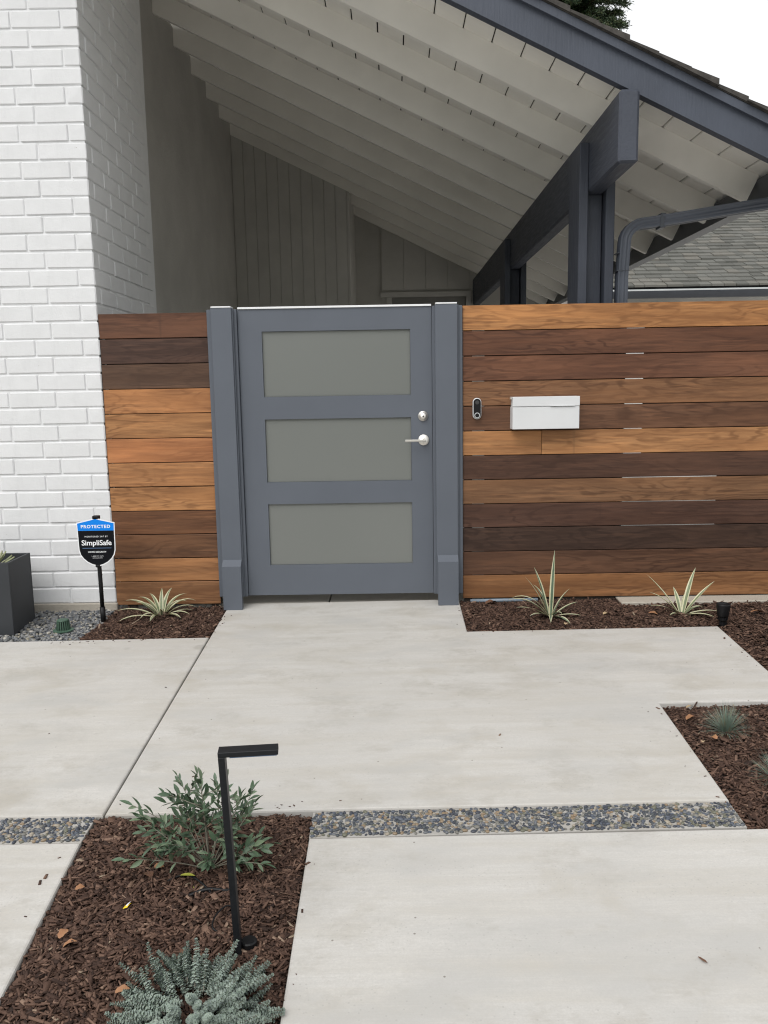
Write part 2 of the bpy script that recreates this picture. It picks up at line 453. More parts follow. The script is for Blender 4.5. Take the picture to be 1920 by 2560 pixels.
def scatter(name, base_v, base_f, Ms, Ts, tones, mat, parent=None, smooth=False, stuff=True):
    """many small pieces as one mesh: base shape x 3x3 matrices + positions"""
    bv = np.asarray(base_v, float); n = len(Ts); k_ = len(bv)
    V = np.einsum('nij,kj->nki', Ms, bv) + Ts[:, None, :]
    fl = np.array([len(q) for q in base_f]); flat = np.concatenate([np.array(q) for q in base_f])
    loops = (flat[None, :] + (np.arange(n)*k_)[:, None]).ravel()
    tot = np.tile(fl, n); st = np.concatenate([[0], np.cumsum(tot)[:-1]])
    me = bpy.data.meshes.new(name)
    me.vertices.add(n*k_); me.vertices.foreach_set('co', V.reshape(-1).astype(np.float32))
    me.loops.add(len(loops)); me.loops.foreach_set('vertex_index', loops.astype(np.int32))
    me.polygons.add(len(tot)); me.polygons.foreach_set('loop_start', st.astype(np.int32)); me.polygons.foreach_set('loop_total', tot.astype(np.int32))
    if smooth: me.polygons.foreach_set('use_smooth', np.ones(len(tot), bool))
    at = me.attributes.new('tone', 'FLOAT', 'POINT'); at.data.foreach_set('value', np.repeat(tones, k_).astype(np.float32))
    me.materials.append(mat); me.update(calc_edges=True); me.validate()
    o = link(name, me, parent)
    if stuff: o['kind'] = 'stuff'
    return o

def rots(n, tilt):
    a = rng.uniform(0, 2*np.pi, n); tx = rng.normal(0, tilt, n); ty = rng.normal(0, tilt, n)
    ca, sa = np.cos(a), np.sin(a); Z = np.zeros(n); O = np.ones(n)
    Rz = np.stack([ca,-sa,Z,sa,ca,Z,Z,Z,O],1).reshape(n,3,3)
    cx, sx = np.cos(tx), np.sin(tx); Rx = np.stack([O,Z,Z,Z,cx,-sx,Z,sx,cx],1).reshape(n,3,3)
    cy, sy = np.cos(ty), np.sin(ty); Ry = np.stack([cy,Z,sy,Z,O,Z,-sy,Z,cy],1).reshape(n,3,3)
    return np.einsum('nij,njk,nkl->nil', Rz, Ry, Rx)

def inpoly(x, y, poly):
    r_ = np.zeros(len(x), bool); n = len(poly)
    for i in range(n):
        (x0,y0),(x1,y1) = poly[i], poly[(i+1) % n]
        c_ = ((y0 > y) != (y1 > y)) & (x < (x1-x0)*(y-y0)/((y1-y0) if y1 != y0 else 1e-9)+x0)
        r_ ^= c_
    return r_
def sample(poly, n):
    P = np.array(poly); lo, hi = P.min(0), P.max(0); X = np.zeros(0); Y = np.zeros(0)
    while len(X) < n:
        x = rng.uniform(lo[0], hi[0], n*2); y = rng.uniform(lo[1], hi[1], n*2); k_ = inpoly(x, y, poly)
        X = np.concatenate([X, x[k_]]); Y = np.concatenate([Y, y[k_]])
    return X[:n], Y[:n]

# ------------------------------------------------------------------ ground and paving
mb = MB()
prof = [(-60,-.52),(-7,-.52),(-6,-.48),(.04,-.125),(.045,-.12),(60,-.12)]
xs = [-60,-8,-2,2,8,60]
V = [(x, y, z) for y, z in prof for x in xs]
F = [(i*6+j, i*6+j+1, (i+1)*6+j+1, (i+1)*6+j) for i in range(5) for j in range(5)]
mb.add(V, F); struct('ground', mb, MT['street'])

mb = MB()                                                            # unseen green rise added behind and beside the camera to block low sky light
hv = []; hn = 40
for i in range(hn+1):
    a = rad(170+200*i/hn); h_ = 4.3+1.2*math.sin(i*1.7)+1.1*math.sin(i*.6+1)
    for r_, z_ in ((19,-.6),(22,h_*.7),(26,h_),(60,h_+1)): hv.append((r_*math.cos(a), r_*math.sin(a), z_))
mb.add(hv, [(i*4+j,(i+1)*4+j,(i+1)*4+j+1,i*4+j+1) for i in range(hn) for j in range(3)]); struct('sky_block_hills', mb, MT['needle'], True)
mb = MB()
prism(mb, [(-6,-2.224),(-1.0005,-2.224),(-1.0005,-.532),(-6,-.532)]); struct('path', mb, MT['concrete'])
mb = MB()
prism(mb, [(-.9935,-2.222),(1.128,-2.207),(1.133,-1.446),(1.738,-1.446),(1.738,-.529),(.394,-.527),(.394,.03),(-.9935,.03)])
struct('path', mb, MT['concrete'])
mb = MB(); prism(mb, [(-6,-2.379),(-1.019,-2.379),(-.977,-3.1),(-.93,-6),(-6,-6)]); struct('path', mb, MT['concrete'])
mb = MB(); prism(mb, [(-.283,-2.379),(4,-2.358),(4,-6),(-.28,-6)]); struct('path', mb, MT['concrete'])

mb = MB()
for i, x in enumerate((-1.6,-1.0,-.39,.21,.81)):
    for y in (.037, .645, 1.253): mb.box(x+.003, x+.605, y, y+.602, -.06, -.002, .003)
pv = [(-1.6,-1.0),(-1.0,-.39),(-.39,.21),(.21,.81),(.81,1.41)]
ct = struct('courtyard_floor', mb, MT['paver'])
mb = MB(); mb.box(-8, 8, 1.86, 12, -.1, -.003); mb.box(-1.82, 3, .037, 1.86, -.1, -.03); struct('courtyard_floor', mb, MT['concrete'])
mb = MB(); mb.box(1.335, 3.4, -.12, .12, gz(1.3,0)-.1, .0145, .005); struct('kerb', mb, MT['footing'])

# ------------------------------------------------------------------ beds: mulch and gravel
chip_v = np.array([(-.5,-.5,-.5),(.46,-.42,-.5),(.5,.34,-.5),(-.42,.5,-.5),(-.44,-.36,.5),(.5,-.5,.42),(.4,.5,.5),(-.5,.4,.44)])
chip_f = [(0,3,2,1),(4,5,6,7),(0,1,5,4),(1,2,6,5),(2,3,7,6),(3,0,4,7)]
def mound(x, y, poly, sink, hump):
    P = np.array(poly); d = np.full(len(x), 9.0)
    for i in range(len(P)):
        a, b = P[i], P[(i+1) % len(P)]; ab = b-a; t_ = np.clip(((x-a[0])*ab[0]+(y-a[1])*ab[1])/(ab@ab), 0, 1)
        d = np.minimum(d, np.hypot(x-a[0]-t_*ab[0], y-a[1]-t_*ab[1]))
    s = np.clip(d/.12, 0, 1)
    wob = .006*np.sin(x*17+y*9)+.005*np.sin(x*31-y*23+1.3)
    return gz(x, y) - sink + (hump + wob)*s
def bed(poly, n, sink, hump, big=1.0, soilname='soil'):
    P = poly
    mbs = MB(); xs_, ys_ = [p[0] for p in P], [p[1] for p in P]
    gx = np.linspace(min(xs_), max(xs_), 14); gy = np.linspace(min(ys_), max(ys_), 14)
    X, Y = np.meshgrid(gx, gy); zz = mound(X.ravel(), Y.ravel(), poly, sink+.008, hump)
    f = []
    for i in range(13):
        for j in range(13):
            cx, cy = (gx[j]+gx[j+1])/2, (gy[i]+gy[i+1])/2
            if inpoly(np.array([cx]), np.array([cy]), poly)[0]: f.append((i*14+j, i*14+j+1, (i+1)*14+j+1, (i+1)*14+j))
    mbs.add(np.stack([X.ravel(), Y.ravel(), zz], 1), f); struct('soil', mbs, MT['soil'], True)
    x, y = sample(poly, n)
    L = np.exp(rng.normal(math.log(.0215), .5, n))*big; Wd = np.exp(rng.normal(math.log(.0061), .40, n))*big; T = rng.uniform(.0015, .0042, n)*big
    fat = rng.random(n) < .05; Wd[fat] *= 2.3; L[fat] *= 1.1
    layer = rng.random(n)
    z = mound(x, y, poly, sink, hump) - .006 + layer*.013
    R_ = rots(n, .30)
    Ms = R_*np.stack([L, Wd, T], 1)[:, None, :]
    tone = np.clip(rng.beta(2.0, 3.2, n) + np.where(rng.random(n) < .04, .35, 0), 0, 1)
    return scatter('bark_mulch', chip_v, chip_f, Ms, np.stack([x, y, z], 1), tone, MT['chips'])
bed([(-1.014,-2.232),(-.290,-2.230),(-.287,-3.7),(-.945,-3.7),(-.975,-3.1),(-1.015,-2.40)], 26000, .017, .016)
def crumbs(n, pts, spread):
    P = np.array(pts)[rng.integers(0, len(pts), n)]; off = np.abs(rng.normal(0, 1, (n,1)))*spread
    x, y = P[:,0]+P[:,2]*off[:,0]+rng.uniform(-.5,.5,n)*P[:,4], P[:,1]+P[:,3]*off[:,0]+rng.uniform(-.5,.5,n)*P[:,5]
    L = np.exp(rng.normal(math.log(.008), .5, n)); Ms = rots(n, .05)*np.stack([L, L*.38, L*.16], 1)[:,None,:]
    scatter('bark_crumbs', chip_v, chip_f, Ms, np.stack([x, y, gz(x,y)+.001], 1), rng.beta(2,3,n), MT['chips'])
# edge point, outward direction, extent along the edge
crumbs(38, [(-1.02,-2.8,-1,.04,.02,1.0),(-.28,-2.9,1,0,.02,1.2),(-.64,-2.21,0,1,.65,.02)], .03)
crumbs(40, [(.39,-.27,-1,0,.02,.45),(1.06,-.53,0,-1,1.2,.02),(1.73,-.95,-1,0,.02,.8),(1.128,-1.9,-1,0,.02,.8)], .03)
crumbs(46, [(-1.38,-.535,0,-1,.7,.02),(-1.0,-.3,1,0,.02,.4),(-1.72,-.535,0,-1,.25,.02)], .03)
crumbs(6, [(0,-1.6,.0,1,2.0,1.4),(.4,-3.0,0,1,1.6,.9),(-1.5,-1.5,0,1,.9,1.4)], .02)
bed([(1.137,-2.352),(1.14,-1.456),(2.1,-1.456),(2.1,-2.34)], 14000, .022, .010)
bed([(.400,-.518),(1.735,-.520),(1.735,-.126),(1.332,-.126),(1.332,-.01),(.400,-.01)], 10500, .012, .012, 1.1)
bed([(1.742,-1.44),(1.742,-.126),(2.7,-.126),(2.7,-1.44)], 10000, .013, .010, 1.15)
bed([(-1.70,-.525),(-1.005,-.525),(-1.005,-.004),(-1.66,-.004)], 7000, .010, .014, 1.1)

def ico(sub=1):
    t_ = (1+5**.5)/2
    v = [(-1,t_,0),(1,t_,0),(-1,-t_,0),(1,-t_,0),(0,-1,t_),(0,1,t_),(0,-1,-t_),(0,1,-t_),(t_,0,-1),(t_,0,1),(-t_,0,-1),(-t_,0,1)]
    f = [(0,11,5),(0,5,1),(0,1,7),(0,7,10),(0,10,11),(1,5,9),(5,11,4),(11,10,2),(10,7,6),(7,1,8),(3,9,4),(3,4,2),(3,2,6),(3,6,8),(3,8,9),(4,9,5),(2,4,11),(6,2,10),(8,6,7),(9,8,1)]
    v = [np.array(p)/np.linalg.norm(p) for p in v]
    for _ in range(sub):
        c_ = {}; nf = []
        def mid(a, b):
            k_ = (min(a,b), max(a,b))
            if k_ not in c_:
                p = v[a]+v[b]; v.append(p/np.linalg.norm(p)); c_[k_] = len(v)-1
            return c_[k_]
        for a, b, c2 in f:
            x, y, z = mid(a,b), mid(b,c2), mid(c2,a); nf += [(a,x,z),(b,y,x),(c2,z,y),(x,y,z)]
        f = nf
    return np.array(v), f
ICO, ICOF = ico(1)
gp = [(-2.75,-.528),(-1.72,-.528),(-1.70,-.40),(-1.665,-.25),(-1.685,-.012),(-2.75,-.012)]
mb = MB(); mb.add([(x,y,gz(x,y)-.03) for x, y in gp], [tuple(range(len(gp)))]); struct('soil', mb, MT['soil'])
n = 6500; x, y = sample(gp, n); a = np.exp(rng.normal(math.log(.0083), .25, n))
Ms = rots(n, .35)*np.stack([a*1.15, a*.88, a*.62], 1)[:, None, :]
z = gz(x, y)-.026+rng.random(n)**.6*.022
scatter('gravel', ICO, ICOF, Ms, np.stack([x,y,z],1), rng.random(n), MT['gravel'], smooth=True)

# pebble bands set in grout
def pebble_band(x0, x1, y0a, y0b, y1a, y1b, near):
    poly = [(x0,y0a),(x1,y0b),(x1,y1b),(x0,y1a)]
    mb = MB(); prism(mb, poly, -.004, .1, .003); band = struct('pebble_band', mb, MT['aggregate'])
    pts = []; cell = {}; r0 = .0100
    ix = lambda p: (int(p[0]//r0), int(p[1]//r0))
    inner = [(x0+.006,y0a+.006),(x1-.007,y0b+.006),(x1-.007,y1b-.007),(x0+.006,y1a-.007)]
    X, Y = sample(inner, int(260000*abs(x1-x0)*.14))
    for p in zip(X, Y):
        c_ = ix(p); ok = True
        for i in (-1,0,1):
            for j in (-1,0,1):
                for q in cell.get((c_[0]+i, c_[1]+j), ()):
                    if (p[0]-q[0])**2+(p[1]-q[1])**2 < r0*r0: ok = False; break
        if ok: cell.setdefault(c_, []).append(p); pts.append(p)
    pts = np.array(pts); n = len(pts)
    pts = pts[rng.random(n) < .96]; n = len(pts)
    a = np.exp(rng.normal(math.log(.0073), .18, n))
    asp = rng.uniform(.58,.88,n); R_ = rots(n, .08)
    Ms = R_*np.stack([a, a*asp, a*.52], 1)[:, None, :]
    T = np.stack([pts[:,0], pts[:,1], gz(pts[:,0], pts[:,1])-.0026+rng.uniform(-.001,.001,n)], 1)
    tone = rng.random(n)
    order = np.argsort(np.hypot(T[:,0]-near[0], T[:,1]-near[1]))
    top, rest = order[:300], order[300:]
    pm = []
    for i in range(16):
        pm.append(mesh_of('pebble', ICO, ICOF, MT['pebble'], None, True, np.full(len(ICO), (i+.5)/16)))
    for i in top:
        o = link('pebble', pm[int(tone[i]*15.99)], band)
        m4 = Matrix.Identity(4)
        for r_ in range(3):
            for c_ in range(3): m4[r_][c_] = Ms[i][r_][c_]
            m4[r_][3] = T[i][r_]
        o.matrix_local = m4
    if len(rest): scatter('small_pebbles', ICO, ICOF, Ms[rest], T[rest], tone[rest], MT['pebble'], band, True)
pebble_band(-.284, 1.126, -2.372, -2.357, -2.226, -2.212, (.2,-2.5))
pebble_band(-3.0, -1.020, -2.374, -2.374, -2.229, -2.229, (-1.05,-2.4))

# ------------------------------------------------------------------ the house: brick pier, walls, roof, beam, posts
YB, SP, ZR, SL = -.401, .64, 3.334, .4828        # rake rafter, spacing, roof height at x = 0, fall per metre
house = thing('house', 'white painted brick house with a sloping roof of white rafters on a dark slate beam', 'house', (-1.9,1.0,0))

core = MB(); core.box(-6, -1.6755, .0012, 1.272, -.3, 4.12)
bw = part('brick_wall', core, MT['mortar'], house)
mb = MB(); mb.box(-6, -1.66, -.022, .0035, -.3, .026, .004); part('footing', mb, MT['footing'], house)
CH = .0975
def brick_mesh(sx, sy, sz):
    out = []
    for i in range(6):
        v, f = cbox(0, sx, 0, sy, 0, sz, .005); v = v + rng.normal(0, .0009, v.shape)
        out.append(mesh_of('brick', v, f, MT['brick']))
    return out
LEN, TH = .266, .088
str_m = brick_mesh(LEN, TH, CH-.0095); head_m = brick_mesh(TH+.005, TH, CH-.0095); side_m = brick_mesh(TH, LEN, CH-.0095)
hoff = wloc(bw); nb = 0
XE = -1.668
for r_ in range(40):
    z = .030 + r_*CH
    if z > 3.82: break
    def put(ms, x, y):
        o = link('brick', ms[random.randrange(6)], bw, (x-hoff[0]+random.uniform(-.0012,.0012), y-hoff[1]+random.uniform(-.0012,.0012), z-hoff[2]+random.uniform(-.001,.001)))
    even = r_ % 2 == 0
    x = XE
    if even: x = XE - LEN
    else: x = XE - TH - .010 - LEN
    first = x
    lim = -2.42
    while x > lim - .25:
        put(str_m, x, -.006); x -= LEN + .0095; nb += 1
    # corner brick of the odd courses belongs to the side face
    if not even:
        put(side_m, XE-TH, -.006); y = -.006+LEN+.0095
    else: y = -.006+TH+.0095
    if z > 1.45:
        while y + LEN < 1.30: put(side_m, XE-TH, y); y += LEN+.0095; nb += 1
    elif not even: pass
core2 = MB(); core2.box(-1.92, -1.82, 1.272, 8.2, -.1, 4.36); part('stucco_wall', core2, MT['stucco'], house)

# back walls with upright boards
rb = lambda x: ZR - SL*x                                            # underside of the rafters
ZB, ZF = 5.36, 7.02
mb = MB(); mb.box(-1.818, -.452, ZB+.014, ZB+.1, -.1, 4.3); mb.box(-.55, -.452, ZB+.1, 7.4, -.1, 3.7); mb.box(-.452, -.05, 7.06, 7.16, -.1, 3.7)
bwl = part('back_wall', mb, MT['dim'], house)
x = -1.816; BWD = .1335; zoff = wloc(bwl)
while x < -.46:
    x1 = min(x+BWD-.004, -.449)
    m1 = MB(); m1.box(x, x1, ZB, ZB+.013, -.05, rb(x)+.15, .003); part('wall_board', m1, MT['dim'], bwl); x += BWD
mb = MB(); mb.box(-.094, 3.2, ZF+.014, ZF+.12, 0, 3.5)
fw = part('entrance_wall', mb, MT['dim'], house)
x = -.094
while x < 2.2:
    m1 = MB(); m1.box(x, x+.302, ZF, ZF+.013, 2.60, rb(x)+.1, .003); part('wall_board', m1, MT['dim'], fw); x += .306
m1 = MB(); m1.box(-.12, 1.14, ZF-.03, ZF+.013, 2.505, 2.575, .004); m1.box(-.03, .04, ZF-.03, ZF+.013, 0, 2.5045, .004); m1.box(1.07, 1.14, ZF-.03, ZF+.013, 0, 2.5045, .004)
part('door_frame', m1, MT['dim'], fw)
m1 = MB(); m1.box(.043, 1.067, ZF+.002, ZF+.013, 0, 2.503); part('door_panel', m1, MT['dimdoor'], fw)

# roof boards
mb = MB()
RB = .178
def slab(mb, xa, xb, ya, yb, z0, z1, mi=0):
    V = [(x,y,ZR-SL*x+dz) for x in (xa,xb) for y in (ya,yb) for dz in (z0,z1)]
    mb.add(V, [(0,1,3,2),(4,6,7,5),(0,4,5,1),(2,3,7,6),(0,2,6,4),(1,5,7,3)], mi)
slab(mb, -5.5, 2.19, YB+.005, 8.5, RB+.0135, RB+.0175)
roof = part('roof', mb, MT['underlay'], house)
BX = .1645; x = -2.02
bm_v = None
while x < 2.15:
    jw = random.uniform(.0055,.009); xa, xb = x+jw/2, min(x+BX-jw/2, 2.19)
    ch = .005
    sec = [(xa,ch),(xa+ch,0),(xb-ch,0),(xb,ch),(xb,.0125),(xa,.0125)]
    V = []
    for yy in (YB+.06, 8.4):
        for (xx, dz) in sec: V.append((xx, yy, ZR-SL*xx+RB+dz))
    m1 = MB(); m1.add(V, [tuple(range(6)), tuple(range(11,5,-1))]+[(i, 6+i, 6+(i+1) % 6, (i+1) % 6) for i in range(6)])
    part('roof_board', m1, MT['whiteboard'], roof); x += BX
# trim along the rake and shingles
m1 = MB(); slab(m1, -5.5, 2.22, YB-.024, YB+.004, .150, RB+.0165); part('rake_trim', m1, MT['beamx'], roof)
m1 = MB(); slab(m1, -5.5, 2.24, YB-.03, 8.5, RB+.0180, RB+.0215); part('roof_covering', m1, MT['shingle_edge'], roof)
sx = 2.25; i = 0
while sx > -1.2:
    m1 = MB(); L_ = .30; t0, t1 = .017+random.uniform(-.004,.006), .004; yo = YB-.040+random.uniform(-.014,.010)
    xa, xb = sx-L_, sx+random.uniform(-.008,.008); V = []
    for yy in (yo, YB+.25):
        V += [(xb,yy,ZR-SL*xb+RB+.022),(xb,yy,ZR-SL*xb+RB+.022+t0+.010),(xa,yy,ZR-SL*xa+RB+.022+t1),(xa,yy,ZR-SL*xa+RB+.0218)]
    m1.add(V, [(0,1,2,3),(7,6,5,4),(0,4,5,1),(1,5,6,2),(2,6,7,3),(3,7,4,0)])
    part('shingle', m1, MT['shingle_edge'], roof); sx -= .148; i += 1

# rafters: cut square to the slope at the eave
CT, ST = 1/math.hypot(1,SL), SL/math.hypot(1,SL)
def rafter(mb, y0, y1, xa, xtip, h=RB-.0005, b=0):
    dx = h*ST*CT*1.0
    V = []
    for yy in (y0,y1):
        V += [(xa,yy,ZR-SL*xa),(xtip,yy,ZR-SL*xtip),(xtip+dx,yy,ZR-SL*(xtip+dx)+h),(xa,yy,ZR-SL*xa+h)]
    mb.add(V, [(0,1,2,3),(7,6,5,4),(0,4,5,1),(1,5,6,2),(2,6,7,3),(3,7,4,0)])
m1 = MB(); rafter(m1, YB, YB+.055, -5.5, 2.14); part('rake_rafter', m1, MT['beamx'], house, label='dark slate rake rafter along the front edge of the roof')
for i in range(1, 12):
    yy = YB+i*SP; m1 = MB(); rafter(m1, yy, yy+.040, -1.86 if i < 10 else -.50, 2.10)
    part('rafter', m1, MT['white'], house)

# beam and posts
XB0, XB1 = 1.168, 1.270
m1 = MB(); v, f = cbox(XB0, XB1, YB-.035, 7.03, 2.382, 2.735, .013); m1.add(v, f)
part('beam', m1, MT['beam'], house)
for y0, y1 in ((.195,.485),(3.37,3.71)):
    m0 = MB(); m0.box(XB0+.004, XB1-.004, y0+.075, y1-.06, -.05, 2.3815, .003)
    post = part('post', m0, MT['beamz'], house)
    m1 = MB(); m1.box(XB0-.053, XB0-.0005, y0, y1, -.05, 2.655, .004); part('plank', m1, MT['beamz'], post)
    m1 = MB(); m1.box(XB1+.0005, XB1+.053, y0, y1, -.05, 2.655, .004); part('plank', m1, MT['beamz'], post)
# gutter along the eave and downspout
m1 = MB()
gs = [(2.155,2.44),(2.155,2.312),(2.245,2.312),(2.268,2.345),(2.285,2.40),(2.285,2.432),(2.277,2.432),(2.277,2.402),(2.26,2.35),(2.24,2.32),(2.163,2.32),(2.163,2.44)]
V = [(x,yy,z) for yy in (YB-.02,7.9) for x, z in gs]; n = len(gs)
m1.add(V, [tuple(range(n-1,-1,-1)), tuple(range(n,2*n))]+[(i,(i+1) % n,n+(i+1) % n,n+i) for i in range(n)])
gut = part('gutter', m1, MT['metal_dark'], house)
def sweep_rect(mb, path, wx, wy, flutes=3):
    """corrugated rectangular downspout swept in the XZ plane"""
    sec = []
    nn = 7
    for s, t_ in ((0,1),(1,1),(1,0),(0,0)): pass
    def edge(a, b):
        out = []
        for i in range(nn):
            u = i/nn; p = (a[0]+(b[0]-a[0])*u, a[1]+(b[1]-a[1])*u); d = .0035 if i in (2,3,5) else 0
            c_ = (0,0); nx, ny = -(b[1]-a[1]), b[0]-a[0]; l_ = math.hypot(nx,ny); out.append((p[0]+nx/l_*d, p[1]+ny/l_*d))
        return out
    c_ = [(-wx/2,-wy/2),(wx/2,-wy/2),(wx/2,wy/2),(-wx/2,wy/2)]
    for i in range(4): sec += edge(c_[i], c_[(i+1) % 4])
    V = []; n = len(sec)
    P = [np.array(p, float) for p in path]
    for i, p in enumerate(P):
        d = P[min(i+1,len(P)-1)]-P[max(i-1,0)]; d /= np.linalg.norm(d)
        a = np.array([0,1,0.]); a = a-d*(a@d); a /= np.linalg.norm(a); b = np.cross(d, a)
        for s in sec: V.append(p+b*s[0]+a*s[1])
    F = [(i*n+j, i*n+(j+1) % n, (i+1)*n+(j+1) % n, (i+1)*n+j) for i in range(len(P)-1) for j in range(n)]
    F += [tuple(range(n-1,-1,-1)), tuple(range((len(P)-1)*n, len(P)*n))]
    mb.add(V, F)
path = [(2.25,.02,2.318),(2.22,.022,2.285),(2.17,.03,2.268),(2.05,.05,2.256),(1.55,.16,2.20)]
for i in range(7):
    t_ = i/6*math.pi/2; path.append((1.475-.095*math.sin(t_), .17+.02*math.sin(t_), 2.095+.098*math.cos(t_)))
path += [(1.372,.20,1.9),(1.368,.20,1.0),(1.368,.20,.0)]
m1 = MB(); sweep_rect(m1, path, .060, .074); ds = part('downspout', m1, MT['spout'], house)
m1 = MB()
for zz in (2.03, 1.93): m1.box(1.338-.003, 1.400+.003, .160, .240, zz, zz+.006, .001)
for xx in (1.565,): m1.box(xx, xx+.03, .115, .205, 2.162, 2.243, .003)
part('strap', m1, MT['metal_dark'], ds)

# wing of the house behind, with a shingled roof
WY = 6.0
wing = thing('house_wing', 'pale house wing with a grey shingle roof and dark gutter behind the downspout', 'house', (5,6.6,0))
m1 = MB(); m1.box(2.6, 12, WY+.35, WY+.55, -.1, 2.55); m1.box(2.6,12,WY+.02,WY+.349,2.40,2.425); part('wall', m1, MT['wing_wall'], wing)
m1 = MB(); xs_ = (2.35, 12)
def wz(y): return 2.475 + .48*(y-WY)
V = [(x,y,wz(y)+dz) for x in xs_ for y in (WY+.02,WY+4.2) for dz in (-.05,-.012)]
m1.add(V, [(0,1,3,2),(4,6,7,5),(0,4,5,1),(2,3,7,6),(0,2,6,4),(1,5,7,3)]); wr = part('roof', m1, MT['underlay'], wing)
sh_m = []
for wd in (.13,.155,.18,.205):
    for k_ in range(2):
        V = []; Ls = .26
        for x in (.0025, wd-.0025):
            V += [(x,0,.006),(x,0,.030+.005*k_),(x,Ls,.48*Ls+.002),(x,Ls,.48*Ls-.004)]
        V = np.array(V); V[0:2,1] += random.uniform(-.006,.006)
        sh_m.append((wd, mesh_of('shingle', V, [(0,1,2,3),(7,6,5,4),(0,4,5,1),(1,5,6,2),(2,6,7,3),(3,7,4,0)], MT['shingle'])))
cand = []
for r_ in range(30):
    y = WY + r_*.132; x = 2.35 + random.uniform(0,.15)
    while x < 8.0:
        wd, me = random.choice(sh_m); cand.append((x, y+random.uniform(-.006,.006), wz(y)-.010, me)); x += wd
def seen(c_):
    d = c_[1]+4.854; px = 975+2075*c_[0]/d; py = 965-2075*(c_[2]-1.289)/d
    return 1560 < px < 1925 and py > 480+max(0, (1800-px)*.30)
vis = [c_ for c_ in cand if seen(c_)]; vis.sort(key=lambda c_: c_[1]); ids = set(id(c_) for c_ in vis[:300])
woff = wloc(wr); rest = MB(); rt = []
for c_ in cand:
    if id(c_) in ids: link('shingle', c_[3], wr, (c_[0]-woff[0], c_[1]-woff[1], c_[2]-woff[2]))
    else:
        vv = np.array([v_.co for v_ in c_[3].vertices])+np.array(c_[:3]); rest.add(vv, [tuple(p.vertices) for p in c_[3].polygons]); rt += [random.random()]*len(vv)
o = part('more_shingles', rest, MT['shingle'], wr, tone=rt); o['kind'] = 'stuff'
m1 = MB(); gp2 = [(0,-.05),(0,-.145),(-.085,-.145),(-.105,-.11),(-.12,-.075),(-.12,-.062),(-.01,-.062),(-.01,-.05)]
V = [(x,WY+.01+yy,2.475+dz) for x in (2.35,12) for yy, dz in gp2]; n = len(gp2)
m1.add(V, [tuple(range(n)), tuple(range(2*n-1,n-1,-1))]+[(i,n+i,n+(i+1) % n,(i+1) % n) for i in range(n)])
gu = part('gutter', m1, MT['metal_dark'], wing)
m1 = MB(); m1.box(2.35, 12, WY-.118, WY-.100, 2.4135, 2.433)
for xx in np.arange(2.6, 7, .62): m1.box(xx, xx+.02, WY-.10, WY+.005, 2.420, 2.4275)
part('gutter_lip', m1, MT['gutterlip'], gu)

# ------------------------------------------------------------------ fences
def lin(r, g, b):
    gr = .3*r+.59*g+.11*b; r, g, b = (c_*.89+gr*.11 for c_ in (r, g, b))
    f = lambda c_: ((c_/255+.055)/1.055)**2.4 if c_ > 10 else c_/255/12.92
    return tuple(min(1, f(c_)*1.27) for c_ in (r*.96, g*1.0, b*1.0))+(1,)
def board(parent, x0, x1, z0, z1, col, y=0.0):
    o_ = wloc(parent); v, f = cbox(x0, x1, y, y+.019, z0, z1, .0016)
    o = link('board', mesh_of('board', v-o_, f, MT['wood']), parent); o.color = lin(*col); return o
PB = .1431
fl = thing('wood_fence', 'short run of horizontal hardwood boards between the white brick and the gate', 'fence', (-1.36,0,0))
cl = [(96,60,43),(74,50,41),(86,60,46),(166,108,66),(162,108,66),(170,106,65),(166,110,68),(162,108,66),(108,68,44),(104,68,46),(146,96,60),(140,94,62)]
for i, c_ in enumerate(cl):
    z1 = 1.7225-i*PB; board(fl, -1.6665+random.uniform(0,.002), -1.040, z1-PB+.0045+random.uniform(-.001,.001), z1+random.uniform(-.001,.001), c_, random.uniform(0,.002))
m1 = MB()
for x in (-1.60,-1.10): m1.box(x, x+.045, .022, .075, -.1, 1.715)
m1.box(-1.66,-1.05,.076,.09,.0,1.71)
part('post', m1, MT['postwood'], fl)
fr = thing('wood_fence', 'long hardwood board fence right of the gate, holding the mailbox', 'fence', (1.5,0,0))
cr = [(168,110,64),(98,60,42),(106,66,47),(124,82,54),(104,68,48),(162,108,66),(80,52,40),(118,80,54),(80,52,41),(66,45,36),(90,59,43),(134,88,55)]
for i, c_ in enumerate(cr):
    z1 = 1.734-i*PB; e = random.uniform(-.001,.001); y = random.uniform(0,.002)
    if i == 5:
        board(fr, .4185, .8765, z1-PB+.0045+e, z1, c_, y); board(fr, .8785, 3.4, z1-PB+.0045+e, z1, (166,112,70), y+.0005)
    else: board(fr, .4185, 3.4, z1-PB+.0045+e, z1, c_, y)
m1 = MB()
for x0, x1 in ((.43,.475),(.55,.70),(.70,1.325),(1.925,3.3)): m1.box(x0, x1, .0215, .06, -.05, 1.72)
m1.box(1.475, 1.9245, .0215, .06, .80, 1.72); m1.box(1.3255, 1.9245, .0215, .06, -.05, .36)
part('post', m1, MT['postwood'], fr)

